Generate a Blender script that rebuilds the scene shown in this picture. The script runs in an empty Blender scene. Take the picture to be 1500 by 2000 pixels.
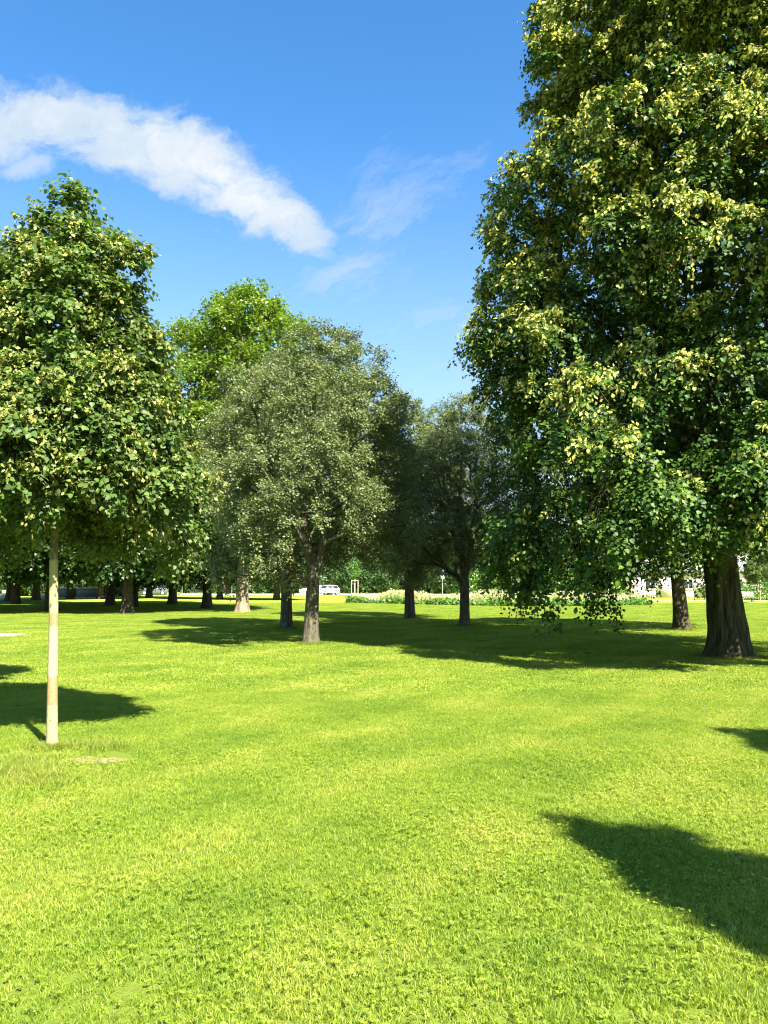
import bpy, bmesh, math, random
import numpy as np
from mathutils import Vector, Matrix, noise as mnoise

# ------------------------------------------------------------------ camera
sc = bpy.context.scene
COL = sc.collection
FPX = 1511.0                       # focal length in photo pixels (2000 px tall)
PITCH = math.radians(5.33)
EYE = 1.6
cam_d = bpy.data.cameras.new("camera")
cam = bpy.data.objects.new("camera", cam_d)
COL.objects.link(cam)
cam_d.sensor_fit = 'VERTICAL'
cam_d.sensor_height = 32.0
cam_d.lens = 32.0 * FPX / 2000.0
cam_d.clip_start = 0.05
cam_d.clip_end = 3000
cam.location = (0, 0, EYE)
cam.rotation_euler = (math.pi / 2 + PITCH, 0, 0)
sc.camera = cam

# ------------------------------------------------------------------ light
SUN_EL = math.radians(45)
SUN_DIR = Vector((0.52, -0.85, 0)).normalized()          # towards the sun, on the ground
sun_d = bpy.data.lights.new("sun", 'SUN')
sun_d.energy = 5.0
sun_d.angle = math.radians(0.6)
sun_d.color = (1.0, 0.94, 0.80)
sun = bpy.data.objects.new("sun", sun_d)
COL.objects.link(sun)
travel = Vector((-SUN_DIR.x * math.cos(SUN_EL), -SUN_DIR.y * math.cos(SUN_EL), -math.sin(SUN_EL)))
sun.rotation_euler = travel.to_track_quat('-Z', 'Y').to_euler()
sun.location = (20, -30, 30)

sc.render.engine = 'CYCLES'
sc.cycles.max_bounces = 6
sc.cycles.diffuse_bounces = 3
sc.cycles.glossy_bounces = 2
sc.cycles.transmission_bounces = 4
sc.cycles.transparent_max_bounces = 6
sc.cycles.use_denoising = True
sc.cycles.pixel_filter_type = 'BLACKMAN_HARRIS'
sc.cycles.filter_width = 1.15
sc.view_settings.view_transform = 'Standard'
sc.view_settings.look = 'None'
sc.view_settings.gamma = 1.0
sc.view_settings.exposure = 2.1
sc.view_settings.use_curve_mapping = False


class NT:
    """small helper to write node trees as expressions"""
    def __init__(s, tree):
        s.t = tree; s.n = tree.nodes; s.l = tree.links
    def node(s, typ, **kw):
        n = s.n.new(typ)
        for k, v in kw.items():
            setattr(n, k, v)
        return n
    def put(s, sock, v):
        if isinstance(v, bpy.types.NodeSocket):
            s.l.new(v, sock)
        elif v is not None:
            sock.default_value = v
    def math(s, op, a, b=None, c=None, clamp=False):
        n = s.node('ShaderNodeMath', operation=op, use_clamp=clamp)
        s.put(n.inputs[0], a)
        if b is not None: s.put(n.inputs[1], b)
        if c is not None: s.put(n.inputs[2], c)
        return n.outputs[0]
    def vmath(s, op, a, b=None):
        n = s.node('ShaderNodeVectorMath', operation=op)
        s.put(n.inputs[0], a)
        if b is not None: s.put(n.inputs[1], b)
        return n.outputs['Value'] if op in ('LENGTH', 'DOT_PRODUCT', 'DISTANCE') else n.outputs[0]
    def xyz(s, x, y, z):
        n = s.node('ShaderNodeCombineXYZ')
        s.put(n.inputs[0], x); s.put(n.inputs[1], y); s.put(n.inputs[2], z)
        return n.outputs[0]
    def sep(s, v):
        n = s.node('ShaderNodeSeparateXYZ'); s.put(n.inputs[0], v)
        return n.outputs
    def noise(s, vec, scale, detail=4, rough=0.55, out='Fac', dist=0.0):
        n = s.node('ShaderNodeTexNoise')
        if vec is not None: s.put(n.inputs['Vector'], vec)
        n.inputs['Scale'].default_value = scale
        n.inputs['Detail'].default_value = detail
        n.inputs['Roughness'].default_value = rough
        n.inputs['Distortion'].default_value = dist
        return n.outputs[out]
    def ramp(s, fac, stops, interp='LINEAR'):
        n = s.node('ShaderNodeValToRGB')
        s.put(n.inputs[0], fac)
        cr = n.color_ramp; cr.interpolation = interp
        while len(cr.elements) > 1: cr.elements.remove(cr.elements[0])
        for i, (p, c) in enumerate(stops):
            if not isinstance(c, (tuple, list)): c = (c, c, c)
            e = cr.elements[0] if i == 0 else cr.elements.new(p)
            e.position = p; e.color = (c[0], c[1], c[2], 1)
        return n.outputs[0]
    def smooth(s, v, a, b):
        n = s.node('ShaderNodeMapRange', interpolation_type='SMOOTHSTEP')
        s.put(n.inputs[0], v); n.inputs[1].default_value = a; n.inputs[2].default_value = b
        return n.outputs[0]
    def mix(s, fac, a, b, blend='MIX'):
        n = s.node('ShaderNodeMix', data_type='RGBA', blend_type=blend)
        s.put(n.inputs[0], fac)
        for sock, v in ((n.inputs[6], a), (n.inputs[7], b)):
            if isinstance(v, (tuple, list)): v = (v[0], v[1], v[2], 1)
            s.put(sock, v)
        return n.outputs[2]


def uv_of(px, py):
    """direction of a photo pixel as (x/y, z/y)"""
    a = (px - 750) / FPX; b = (1000 - py) / FPX
    Y = math.cos(PITCH) - b * math.sin(PITCH); Z = math.sin(PITCH) + b * math.cos(PITCH)
    return a / Y, Z / Y

def ground(px, py):
    u, v = uv_of(px, py)
    d = -EYE / v
    return u * d, d

def at(px, d, py=1141):
    u, v = uv_of(px, py)
    return u * d

# ------------------------------------------------------------------ sky
world = bpy.data.worlds.new("World")
sc.world = world
world.use_nodes = True
W = NT(world.node_tree)
W.n.clear()
wout = W.node('ShaderNodeOutputWorld')
bg = W.node('ShaderNodeBackground')
W.l.new(bg.outputs[0], wout.inputs[0])
SKY_STRENGTH = 0.078
bg.inputs['Strength'].default_value = SKY_STRENGTH
sky = W.node('ShaderNodeTexSky', sky_type='NISHITA')
sky.sun_disc = False
sky.sun_elevation = SUN_EL
sky.sun_rotation = math.atan2(SUN_DIR.x, SUN_DIR.y)
sky.air_density = 1.0
sky.dust_density = 0.3
sky.ozone_density = 2.0
hs = W.node('ShaderNodeHueSaturation')
hs.inputs['Saturation'].default_value = 1.3
hs.inputs['Value'].default_value = 0.93
W.l.new(sky.outputs[0], hs.inputs['Color'])
tc = W.node('ShaderNodeTexCoord')
D = W.sep(tc.outputs['Generated'])
yy = W.math('MAXIMUM', D[1], 0.05)
cu = W.math('DIVIDE', D[0], yy)
cv = W.math('DIVIDE', D[2], yy)
front = W.smooth(D[1], 0.06, 0.2)
P = W.xyz(cu, cv, 0.0)
warp = W.noise(P, 3.2, 6, 0.62, out='Color')
warp = W.vmath('SUBTRACT', warp, (0.5, 0.5, 0.5))
P2 = W.vmath('ADD', P, W.vmath('MULTIPLY', warp, (0.20, 0.15, 0.0)))
S2 = W.sep(P2)

def blob(px, py, hx, hy, deg, amp=1.0):
    """an ellipse of cloud centred on a direction; sizes in photo pixels, deg turns it clockwise"""
    u0, v0 = uv_of(px, py)
    c, s = math.cos(math.radians(-deg)), math.sin(math.radians(-deg))
    du = W.math('SUBTRACT', S2[0], u0); dv = W.math('SUBTRACT', S2[1], v0)
    a = W.math('ADD', W.math('MULTIPLY', du, c * FPX / hx), W.math('MULTIPLY', dv, s * FPX / hx))
    b = W.math('ADD', W.math('MULTIPLY', du, -s * FPX / hy), W.math('MULTIPLY', dv, c * FPX / hy))
    r = W.vmath('LENGTH', W.xyz(a, b, 0.0))
    return W.math('MULTIPLY', W.math('SUBTRACT', 1.0, r), amp)

def union(bs):
    o = bs[0]
    for b in bs[1:]:
        n = W.node('ShaderNodeMath', operation='SMOOTH_MAX')
        W.put(n.inputs[0], o); W.put(n.inputs[1], b); n.inputs[2].default_value = 0.25
        o = n.outputs[0]
    return o

P3n = W.vmath('ADD', P2, W.vmath('MULTIPLY', W.vmath('SUBTRACT', W.noise(P, 14.0, 6, 0.6, out='Color'), (0.5, 0.5, 0.5)), (0.05, 0.05, 0.0)))
fine = W.noise(W.vmath('MULTIPLY', P3n, (0.8, 1.25, 1.0)), 9.0, 12, 0.66)
fineb = W.math('SUBTRACT', fine, 0.5)
main = union([blob(30, 225, 200, 95, 2), blob(230, 255, 210, 100, 14), blob(395, 330, 240, 92, 33),
              blob(515, 410, 175, 66, 28)])
main = W.math('ADD', main, W.math('MULTIPLY', fineb, 1.75))
dens_main = W.math('MULTIPLY', W.math('POWER', W.smooth(main, -0.15, 0.50), 0.8), W.smooth(fine, 0.20, 0.54))
small = union([blob(45, 322, 85, 38, -6, 1.0), blob(410, 455, 60, 26, 20, 0.45)])
dens_small = W.math('MULTIPLY', W.smooth(W.math('ADD', small, W.math('MULTIPLY', fineb, 1.0)), 0.1, 0.8), 0.75)
# thin wisps drawn out along one direction
strm = W.sep(P2)
sa = W.math('ADD', W.math('MULTIPLY', strm[0], 0.85), W.math('MULTIPLY', strm[1], 0.53))
sb = W.math('ADD', W.math('MULTIPLY', strm[0], -0.53), W.math('MULTIPLY', strm[1], 0.85))
streak = W.noise(W.xyz(W.math('MULTIPLY', sa, 3.0), W.math('MULTIPLY', sb, 10.0), 3.3), 2.3, 10, 0.66)
wisp = union([blob(735, 405, 180, 105, -10, 0.85), blob(640, 540, 220, 70, -18, 0.8), blob(840, 640, 330, 90, -10, 1.0),
              blob(860, 740, 250, 60, -4, 0.9)])
dens_wisp = W.math('MULTIPLY', W.smooth(W.math('ADD', wisp, W.math('MULTIPLY', W.math('SUBTRACT', streak, 0.50), 3.4)), -0.25, 1.4), 0.62)
# thin veil all round the sky
veil3 = W.noise(W.vmath('MULTIPLY', tc.outputs['Generated'], (1.0, 1.6, 3.5)), 1.7, 7, 0.6, dist=0.6)
veil = W.math('MULTIPLY', W.smooth(veil3, 0.5, 0.8), 0.14)
dens = W.math('MAXIMUM', W.math('MAXIMUM', dens_main, dens_small), dens_wisp)
dens = W.math('MULTIPLY', dens, front)
low = W.math('MULTIPLY', W.smooth(W.math('MULTIPLY', D[2], -1.0), -0.55, 0.0), 0.75)
dens = W.math('MAXIMUM', dens, W.math('ADD', veil, low))
dens = W.math('MULTIPLY', dens, 0.96)
lump = W.noise(P3n, 7.0, 9, 0.6)
core = W.math('MULTIPLY', W.smooth(main, 0.1, 0.9), W.smooth(lump, 0.40, 0.62))
cbright = 0.80 / SKY_STRENGTH / 4.29
ccol = W.mix(core, (cbright * 0.86, cbright * 1.02, cbright * 1.18), (cbright * 1.20, cbright * 1.24, cbright * 1.28))
final = W.mix(dens, hs.outputs[0], ccol)
W.l.new(final, bg.inputs['Color'])

# ------------------------------------------------------------------ materials
def mat(name):
    m = bpy.data.materials.new(name); m.use_nodes = True
    t = NT(m.node_tree)
    b = t.n['Principled BSDF']
    return m, t, b

def plain(name, col, rough=0.6, metal=0.0, spec=0.5, vary=0.0, scale=6.0):
    m, t, b = mat(name)
    b.inputs['Roughness'].default_value = rough
    b.inputs['Metallic'].default_value = metal
    b.inputs['Specular IOR Level'].default_value = spec
    if vary:
        g = t.node('ShaderNodeNewGeometry')
        f = t.noise(g.outputs['Position'], scale, 5, 0.6)
        c = t.mix(f, tuple(x * (1 - vary) for x in col), tuple(min(1, x * (1 + vary)) for x in col))
        t.l.new(c, b.inputs['Base Color'])
    else:
        b.inputs['Base Color'].default_value = (*col, 1)
    return m

def leaf_mat(name, cols, under, rough=0.42, trans=0.35, spec=0.45, tcol=None, clump=0.25):
    """per-leaf colour out of the 'var' attribute, paler underside, light coming through"""
    m, t, b = mat(name)
    at_ = t.node('ShaderNodeAttribute'); at_.attribute_name = 'var'
    n = len(cols)
    c = t.ramp(at_.outputs['Fac'], [(i / max(1, n - 1), k) for i, k in enumerate(cols)])
    g = t.node('ShaderNodeNewGeometry')
    f = t.noise(g.outputs['Position'], 1.1, 3, 0.5)
    v = t.math('MULTIPLY_ADD', t.math('SUBTRACT', f, 0.5), clump * 4, 1.0)
    c = t.mix(1.0, c, t.xyz(v, v, v), 'MULTIPLY')
    c2 = t.mix(g.outputs['Backfacing'], c, t.mix(0.6, c, under))
    t.l.new(c2, b.inputs['Base Color'])
    b.inputs['Roughness'].default_value = rough
    b.inputs['Specular IOR Level'].default_value = spec
    tr = t.node('ShaderNodeBsdfTranslucent')
    tcc = t.mix(1.0, c, tcol or (1.7, 1.9, 0.5), 'MULTIPLY')
    t.l.new(tcc, tr.inputs['Color'])
    ms = t.node('ShaderNodeMixShader'); ms.inputs[0].default_value = trans
    t.l.new(b.outputs[0], ms.inputs[1]); t.l.new(tr.outputs[0], ms.inputs[2])
    t.l.new(ms.outputs[0], t.n['Material Output'].inputs[0])
    return m

def bark_mat(name, dark, light, moss=None, scale=9.0, stretch=0.18, bump=0.6, moss_amt=0.5, bands=None):
    m, t, b = mat(name)
    co = t.node('ShaderNodeTexCoord')
    v = t.vmath('MULTIPLY', co.outputs['Object'], (1.0, 1.0, stretch))
    f1 = t.noise(v, scale, 8, 0.62, dist=0.6)
    f2 = t.noise(co.outputs['Object'], scale * 0.35, 4, 0.6)
    c = t.mix(t.smooth(f1, 0.34, 0.68), dark, light)
    if moss:
        mf = t.math('MULTIPLY', t.smooth(f2, 0.45, 0.62), moss_amt)
        c = t.mix(mf, c, moss)
    if bands:
        z = t.sep(co.outputs['Object'])[2]
        zz = t.math('ADD', z, t.math('MULTIPLY', t.math('SUBTRACT', t.noise(v, 14, 4, 0.6), 0.5), 0.06))
        for (z0, z1, colr, amt) in bands:
            msk = t.math('MULTIPLY', t.smooth(zz, z0 - 0.012, z0 + 0.012), t.math('SUBTRACT', 1.0, t.smooth(zz, z1 - 0.012, z1 + 0.012)))
            dirt = t.mix(t.smooth(t.noise(co.outputs['Object'], 38, 6, 0.7), 0.36, 0.52), tuple(k * 0.72 for k in colr), colr)
            c = t.mix(t.math('MULTIPLY', msk, amt), c, dirt)
    t.l.new(c, b.inputs['Base Color'])
    b.inputs['Roughness'].default_value = 0.9
    b.inputs['Specular IOR Level'].default_value = 0.15
    bp = t.node('ShaderNodeBump'); bp.inputs['Strength'].default_value = bump; bp.inputs['Distance'].default_value = 0.02
    t.l.new(f1, bp.inputs['Height']); t.l.new(bp.outputs[0], b.inputs['Normal'])
    return m

M_bark_big = bark_mat('furrowed_bark', (0.016, 0.013, 0.008), (0.095, 0.082, 0.048), (0.05, 0.06, 0.02), 12, 0.12, 1.0, 0.55)
M_bark_grey = bark_mat('grey_bark', (0.045, 0.038, 0.028), (0.16, 0.14, 0.10), (0.075, 0.08, 0.03), 14, 0.35, 0.7, 0.5)
M_bark_red = bark_mat('brown_bark', (0.035, 0.027, 0.017), (0.12, 0.095, 0.06), (0.06, 0.06, 0.025), 14, 0.3, 0.7, 0.4)
M_bark_tan = bark_mat('tan_bark', (0.13, 0.095, 0.06), (0.34, 0.265, 0.17), None, 10, 0.15, 0.8)
M_bark_young = bark_mat('young_bark', (0.10, 0.095, 0.05), (0.24, 0.22, 0.12), (0.16, 0.17, 0.05), 30, 0.5, 0.4, 0.6,
                        bands=[(-0.1, 0.42, (0.36, 0.295, 0.155), 0.95), (0.42, 0.70, (0.30, 0.205, 0.10), 0.95), (0.70, 1.19, (0.38, 0.31, 0.19), 0.95),
                               (1.19, 1.31, (0.34, 0.20, 0.10), 0.9), (1.31, 1.84, (0.40, 0.35, 0.16), 0.95)])
M_twig = plain('twig_bark', (0.17, 0.14, 0.09), 0.8, vary=0.4)

M_leaf_lime = leaf_mat('lime_leaf', [(0.013, 0.038, 0.004), (0.025, 0.064, 0.007), (0.062, 0.125, 0.012), (0.14, 0.21, 0.022)], (0.09, 0.13, 0.04), trans=0.2, spec=0.28, rough=0.5)
M_bract = leaf_mat('lime_blossom', [(0.30, 0.35, 0.06), (0.42, 0.43, 0.10), (0.56, 0.50, 0.17)], (0.55, 0.52, 0.24), rough=0.6, trans=0.35, spec=0.2, tcol=(1.3, 1.25, 0.6), clump=0.1)
M_bract_young = leaf_mat('young_lime_blossom', [(0.20, 0.23, 0.05), (0.28, 0.29, 0.07), (0.36, 0.33, 0.10)], (0.3, 0.3, 0.12), rough=0.6, trans=0.3, spec=0.2, tcol=(1.3, 1.25, 0.6), clump=0.1)
M_leaf_young = leaf_mat('young_lime_leaf', [(0.035, 0.075, 0.012), (0.065, 0.118, 0.020), (0.105, 0.160, 0.034), (0.18, 0.215, 0.055)], (0.12, 0.16, 0.07), rough=0.5, trans=0.25, spec=0.3)
M_leaf_grey = leaf_mat('grey_green_leaf', [(0.062, 0.095, 0.030), (0.098, 0.136, 0.043), (0.145, 0.180, 0.060), (0.22, 0.235, 0.095)], (0.24, 0.27, 0.15), rough=0.55, trans=0.25, spec=0.4, tcol=(1.5, 1.6, 0.7))
M_leaf_bright = leaf_mat('bright_leaf', [(0.065, 0.115, 0.010), (0.115, 0.18, 0.016), (0.19, 0.25, 0.024)], (0.15, 0.22, 0.06), trans=0.35)
M_leaf_dark = leaf_mat('dark_leaf', [(0.018, 0.045, 0.009), (0.032, 0.075, 0.014), (0.055, 0.105, 0.020)], (0.08, 0.12, 0.05), trans=0.25)
M_leaf_hedge = leaf_mat('hedge_leaf', [(0.05, 0.12, 0.015), (0.09, 0.18, 0.024), (0.14, 0.24, 0.035)], (0.12, 0.2, 0.06), trans=0.3)

# ------------------------------------------------------------------ mesh helpers
def new_mesh(name, V, F_sizes, F_idx, attr=None, smooth=False):
    me = bpy.data.meshes.new(name)
    V = np.ascontiguousarray(V, dtype=np.float32)
    me.vertices.add(len(V)); me.vertices.foreach_set('co', V.ravel())
    me.loops.add(len(F_idx)); me.loops.foreach_set('vertex_index', np.asarray(F_idx, dtype=np.int32))
    me.polygons.add(len(F_sizes))
    starts = np.concatenate([[0], np.cumsum(F_sizes)[:-1]]).astype(np.int32)
    me.polygons.foreach_set('loop_start', starts)
    me.polygons.foreach_set('loop_total', np.asarray(F_sizes, dtype=np.int32))
    if smooth:
        me.polygons.foreach_set('use_smooth', np.ones(len(F_sizes), dtype=bool))
    if attr is not None:
        a = me.attributes.new('var', 'FLOAT', 'POINT')
        a.data.foreach_set('value', np.asarray(attr, dtype=np.float32))
    me.update(calc_edges=True)
    me.validate()
    return me

def link(name, me, material=None, parent=None, kind=None, loc=None):
    o = bpy.data.objects.new(name, me)
    if material is not None: me.materials.append(material)
    COL.objects.link(o)
    if parent is not None: o.parent = parent
    if kind: o['kind'] = kind
    if loc is not None: o.location = loc
    return o

def tag(o, label=None, cat=None, group=None, kind=None):
    if label: o['label'] = label
    if cat: o['category'] = cat
    if group: o['group'] = group
    if kind: o['kind'] = kind
    return o

def empty(name, loc, rz=0.0, scale=1.0):
    o = bpy.data.objects.new(name, None); COL.objects.link(o)
    o.location = loc; o.rotation_euler = (0, 0, rz); o.scale = (scale,) * 3
    o.empty_display_size = 0.3
    return o

def unit(a):
    return a / np.maximum(np.linalg.norm(a, axis=-1, keepdims=True), 1e-9)

# leaf outlines: (x across, y along, z cup)
HEART = (np.array([(0, 0, 0), (-.42, .10, .10), (-.44, .52, .12), (0, 1.0, -.06), (.44, .52, .12), (.42, .10, .10)], float), [(0, 3, 2, 1), (0, 5, 4, 3)])
OVAL = (np.array([(0, 0, 0), (-.27, .45, .05), (0, 1.0, 0), (.27, .45, .05)], float), [(0, 3, 2, 1)])
OVALW = (np.array([(0, 0, 0), (-.34, .5, .05), (0, 1.0, 0), (.34, .5, .05)], float), [(0, 3, 2, 1)])
KITE = (np.array([(0, 0, 0), (-.44, .38, .12), (0, 1.0, -.05), (.44, .38, .12)], float), [(0, 2, 1), (0, 3, 2)])
BLOT = (np.array([(0, 0, 0), (-.5, .3, .08), (-.3, .85, .0), (.1, 1.05, -.1), (.5, .6, .06), (.35, .1, .0)], float), [(0, 4, 3, 2, 1), (0, 5, 4)])
BRACT = (np.array([(0, 0, 0), (-.16, .5, .03), (0, 1.0, 0), (.16, .5, .03)], float), [(0, 3, 2, 1)])

def leaves_mesh(name, Pp, Dd, Nn, S, var, shape):
    T, faces = shape
    Dd = unit(Dd)
    Nn = unit(Nn - (Nn * Dd).sum(-1, keepdims=True) * Dd)
    X = np.cross(Dd, Nn)
    n, k = len(Pp), len(T)
    V = Pp[:, None, :] + S[:, None, None] * (T[None, :, 0, None] * X[:, None, :] + T[None, :, 1, None] * Dd[:, None, :] + T[None, :, 2, None] * Nn[:, None, :])
    sizes = np.tile([len(f) for f in faces], n)
    base = np.concatenate([np.array(f) for f in faces])
    idx = (np.arange(n)[:, None] * k + base[None, :]).ravel()
    return new_mesh(name, V.reshape(-1, 3), sizes, idx, np.repeat(var, k))

class Tubes:
    def __init__(s): s.V = []; s.F = []; s.n = 0
    def add(s, pts, rad, sides=6):
        pts = np.asarray(pts, float); rad = np.asarray(rad, float)
        m = len(pts)
        tan = np.gradient(pts, axis=0); tan = unit(tan)
        ref = np.array([0, 0, 1.0]) if abs(tan[0][2]) < 0.9 else np.array([1.0, 0, 0])
        a = unit(np.cross(tan, ref)); b = np.cross(tan, a)
        th = np.linspace(0, 2 * np.pi, sides, endpoint=False)
        ring = pts[:, None, :] + rad[:, None, None] * (np.cos(th)[None, :, None] * a[:, None, :] + np.sin(th)[None, :, None] * b[:, None, :])
        s.V.append(ring.reshape(-1, 3))
        i = np.arange(m - 1)[:, None]; j = np.arange(sides)[None, :]
        j2 = (j + 1) % sides
        q = np.stack([i * sides + j, i * sides + j2, (i + 1) * sides + j2, (i + 1) * sides + j], -1).reshape(-1, 4) + s.n
        s.F.append(q); s.n += m * sides
    def mesh(s, name, smooth=True):
        V = np.concatenate(s.V); F = np.concatenate(s.F)
        return new_mesh(name, V, np.full(len(F), 4), F.ravel(), smooth=smooth)

def trunk_mesh(name, pts, rads, seg=24, flare=0.5, flare_h=0.35, ridges=0.0, rng=None, step=0.15, lumps=7):
    """trunk swept along pts with a root flare and furrowed bark relief"""
    pts = np.asarray(pts, float); rads = np.asarray(rads, float)
    L = np.concatenate([[0], np.cumsum(np.linalg.norm(np.diff(pts, axis=0), axis=1))])
    m = max(6, int(L[-1] / step))
    s = np.linspace(0, 1, m) ** 1.25 * L[-1]
    C = np.stack([np.interp(s, L, pts[:, k]) for k in range(3)], 1)
    R = np.interp(s, L, rads)
    th = np.linspace(0, 2 * np.pi, seg, endpoint=False)
    ph = rng.uniform(0, 6.28, 4)
    V = np.zeros((m, seg, 3))
    for i in range(m):
        fl = flare * np.exp(-s[i] / flare_h)
        rr = R[i] * (1 + fl * (1 + 0.28 * np.cos(lumps * th + ph[0]) + 0.2 * np.cos(3 * th + ph[1])) + 0.035 * np.sin(2 * th + ph[2] + s[i]) + 0.02 * np.sin(5 * th + ph[3] + s[i] * 2))
        if ridges > 0:
            for j in range(seg):
                p = Vector((math.cos(th[j]) * 5.5, math.sin(th[j]) * 5.5, s[i] * 1.1))
                rr[j] += ridges * (mnoise.noise(p) + 0.7 * mnoise.noise(p * 2.3))
        V[i, :, 0] = C[i, 0] + rr * np.cos(th); V[i, :, 1] = C[i, 1] + rr * np.sin(th); V[i, :, 2] = C[i, 2]
    i = np.arange(m - 1)[:, None]; j = np.arange(seg)[None, :]; j2 = (j + 1) % seg
    q = np.stack([i * seg + j, i * seg + j2, (i + 1) * seg + j2, (i + 1) * seg + j], -1).reshape(-1, 4)
    return new_mesh(name, V.reshape(-1, 3), np.full(len(q), 4), q.ravel(), smooth=True)

# ------------------------------------------------------------------ trees
def make_tree(name, loc, trunk, trunk_r, profile, n_shell, n_inner, clump, twigs, per_twig, leaf, shape, leaf_m, bark_m,
              seed=1, droop=0.5, lobes=0.18, bottom=None, cam_bias=None, stems=(), flare=0.5, ridges=0.0, trunk_seg=20,
              bract=0.0, bract_size=0.07, twig_frac=0.35, limb_scale=1.0, singles=0, hang=0.5, wiggle=1.0, tip_r=0.006,
              squash=(1.0, 1.0), offset=(0.0, 0.0), bract_top=False, density=None, keep=None, out_bias=0.6, jit=0.35, flare_h=0.35,
              bract_n=9, bract_m=None, heart=0.8, attach=None, leaf_min=0.0, bough=None, bough_k=6, fill=0, fill_size=0.15, fill_r=0.72, tongues=()):
    rng = np.random.default_rng(seed)
    root = empty(name, loc)
    zs = np.array([p[0] for p in profile]); rs = np.array([p[1] for p in profile])
    A = rng.uniform(0, 6.28, 12)
    trunk = np.asarray(trunk, float)

    def R(z, th):
        r = np.interp(z, zs, rs)
        w = (np.sin(2 * th + A[0] + 0.5 * z / zs[-1] * 6) + np.sin(3 * th + A[1] - z / zs[-1] * 8) + 0.8 * np.sin(5 * th + A[2] + z / zs[-1] * 14)
             + 0.7 * np.sin(z / zs[-1] * 22 + A[3] + 2 * th) + 0.6 * np.sin(7 * th + A[4] - z / zs[-1] * 25))
        return r * (1 + lobes * w / 2.2)

    # clump centres: dart throwing, weighted by ring circumference
    def throw(n, rad_fn, min_d, keep=None):
        out = []
        grid = {}
        tries = 0
        zz = np.linspace(zs[0], zs[-1], 200); wts = np.interp(zz, zs, rs) + 0.15; wts /= wts.sum()
        while len(out) < n and tries < n * 25:
            tries += 1
            z = rng.choice(zz, p=wts) + rng.uniform(-.5, .5) * (zs[-1] - zs[0]) / 200
            th = rng.uniform(0, 2 * np.pi)
            r = rad_fn(R(z, th))
            ax = np.array([np.interp(z, trunk[:, 2], trunk[:, 0]), np.interp(z, trunk[:, 2], trunk[:, 1])])
            p = np.array([ax[0] + offset[0] + r * math.cos(th) * squash[0], ax[1] + offset[1] + r * math.sin(th) * squash[1], z])
            if bottom is not None and z < bottom(th): continue
            if keep is not None and not keep(p, rng): continue
            key = tuple((p / min_d).astype(int))
            if any((p[0] - q[0]) ** 2 + (p[1] - q[1]) ** 2 + (p[2] - q[2]) ** 2 < min_d ** 2
                   for a in (-1, 0, 1) for b in (-1, 0, 1) for c in (-1, 0, 1) for q in grid.get((key[0] + a, key[1] + b, key[2] + c), ())):
                continue
            grid.setdefault(key, []).append(p); out.append(p)
        return np.array(out) if out else np.zeros((0, 3))
    bn_ = None
    if bough:
        cen = throw(n_shell, lambda r: max(0, r - bough * rng.uniform(0.5, 1.9)), bough * 0.95, keep)
        if len(tongues): cen = np.concatenate([cen, np.array(tongues, float)])
        ctr_z = zs[0] + 0.4 * (zs[-1] - zs[0])
        pts_, nor_ = [], []
        for c in cen:
            rb = bough * rng.uniform(0.65, 1.2)
            o_ = np.array([c[0], c[1], (c[2] - ctr_z) * 0.5]); o_ /= max(1e-6, np.linalg.norm(o_))
            pref = 0.8 * o_ + np.array([0, 0, 0.55])
            k_, tr_ = 0, 0
            while k_ < bough_k and tr_ < 60:
                tr_ += 1
                v = rng.normal(0, 1, 3); v /= np.linalg.norm(v)
                if v @ pref < -0.12: continue
                pts_.append(c + v * rb * np.array([0.85, 0.85, 0.8]) * rng.uniform(0.6, 1.0)); nor_.append(v); k_ += 1
        shell = np.array(pts_); bn_ = np.array(nor_)
    else:
        shell = throw(n_shell, lambda r: max(0, r - clump * rng.uniform(0.3, 1.0)), clump * 0.62)
    inner = throw(n_inner, lambda r: r * math.sqrt(rng.uniform(0.08, 0.62)), clump * 0.8)
    C = np.concatenate([shell, inner]); is_shell = np.arange(len(C)) < len(shell)

    # branches: every clump grows from the nearest point of what is already there
    nodes = []; par = []; plen = []
    def add_poly(pts, parent=-1):
        for p in pts:
            p = np.asarray(p, float)
            nodes.append(p); par.append(parent)
            plen.append(0.0 if parent < 0 else plen[parent] + np.linalg.norm(p - nodes[parent]))
            parent = len(nodes) - 1
        return parent
    sub = []
    for a, b in zip(trunk[:-1], trunk[1:]):
        for k in np.linspace(0, 1, 4, endpoint=False): sub.append(a + (b - a) * k)
    sub.append(trunk[-1]); sub = np.array(sub)
    zmin_attach = max(zs[0] * 0.9, trunk[:, 2].min() + 0.3 * trunk[-1, 2])
    if attach: zmin_attach = attach / 0.7
    add_poly(sub)
    n_tr = len(nodes)
    stem_r = {}
    for st in stems:
        st = np.asarray(st, float)
        k0 = int(np.argmin([np.linalg.norm(n - st[0]) for n in nodes[:n_tr]]))
        fine_ = []
        for a, b in zip(st[:-1], st[1:]):
            for k in (0.33, 0.66, 1.0): fine_.append(a + (b - a) * k)
        add_poly(fine_, k0)
    order = np.argsort(np.linalg.norm(C[:, :2] - np.array([np.interp(C[:, 2], trunk[:, 2], trunk[:, k]) for k in (0, 1)]).T, axis=1) + rng.uniform(0, clump, len(C)))
    NB = np.zeros((len(nodes) + len(C) * 3 + 10, 3)); PL = np.zeros(len(NB)); cnt = len(nodes)
    NB[:cnt] = np.array(nodes); PL[:cnt] = plen
    par = par + [0] * (len(NB) - len(par))
    ends = []
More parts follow.
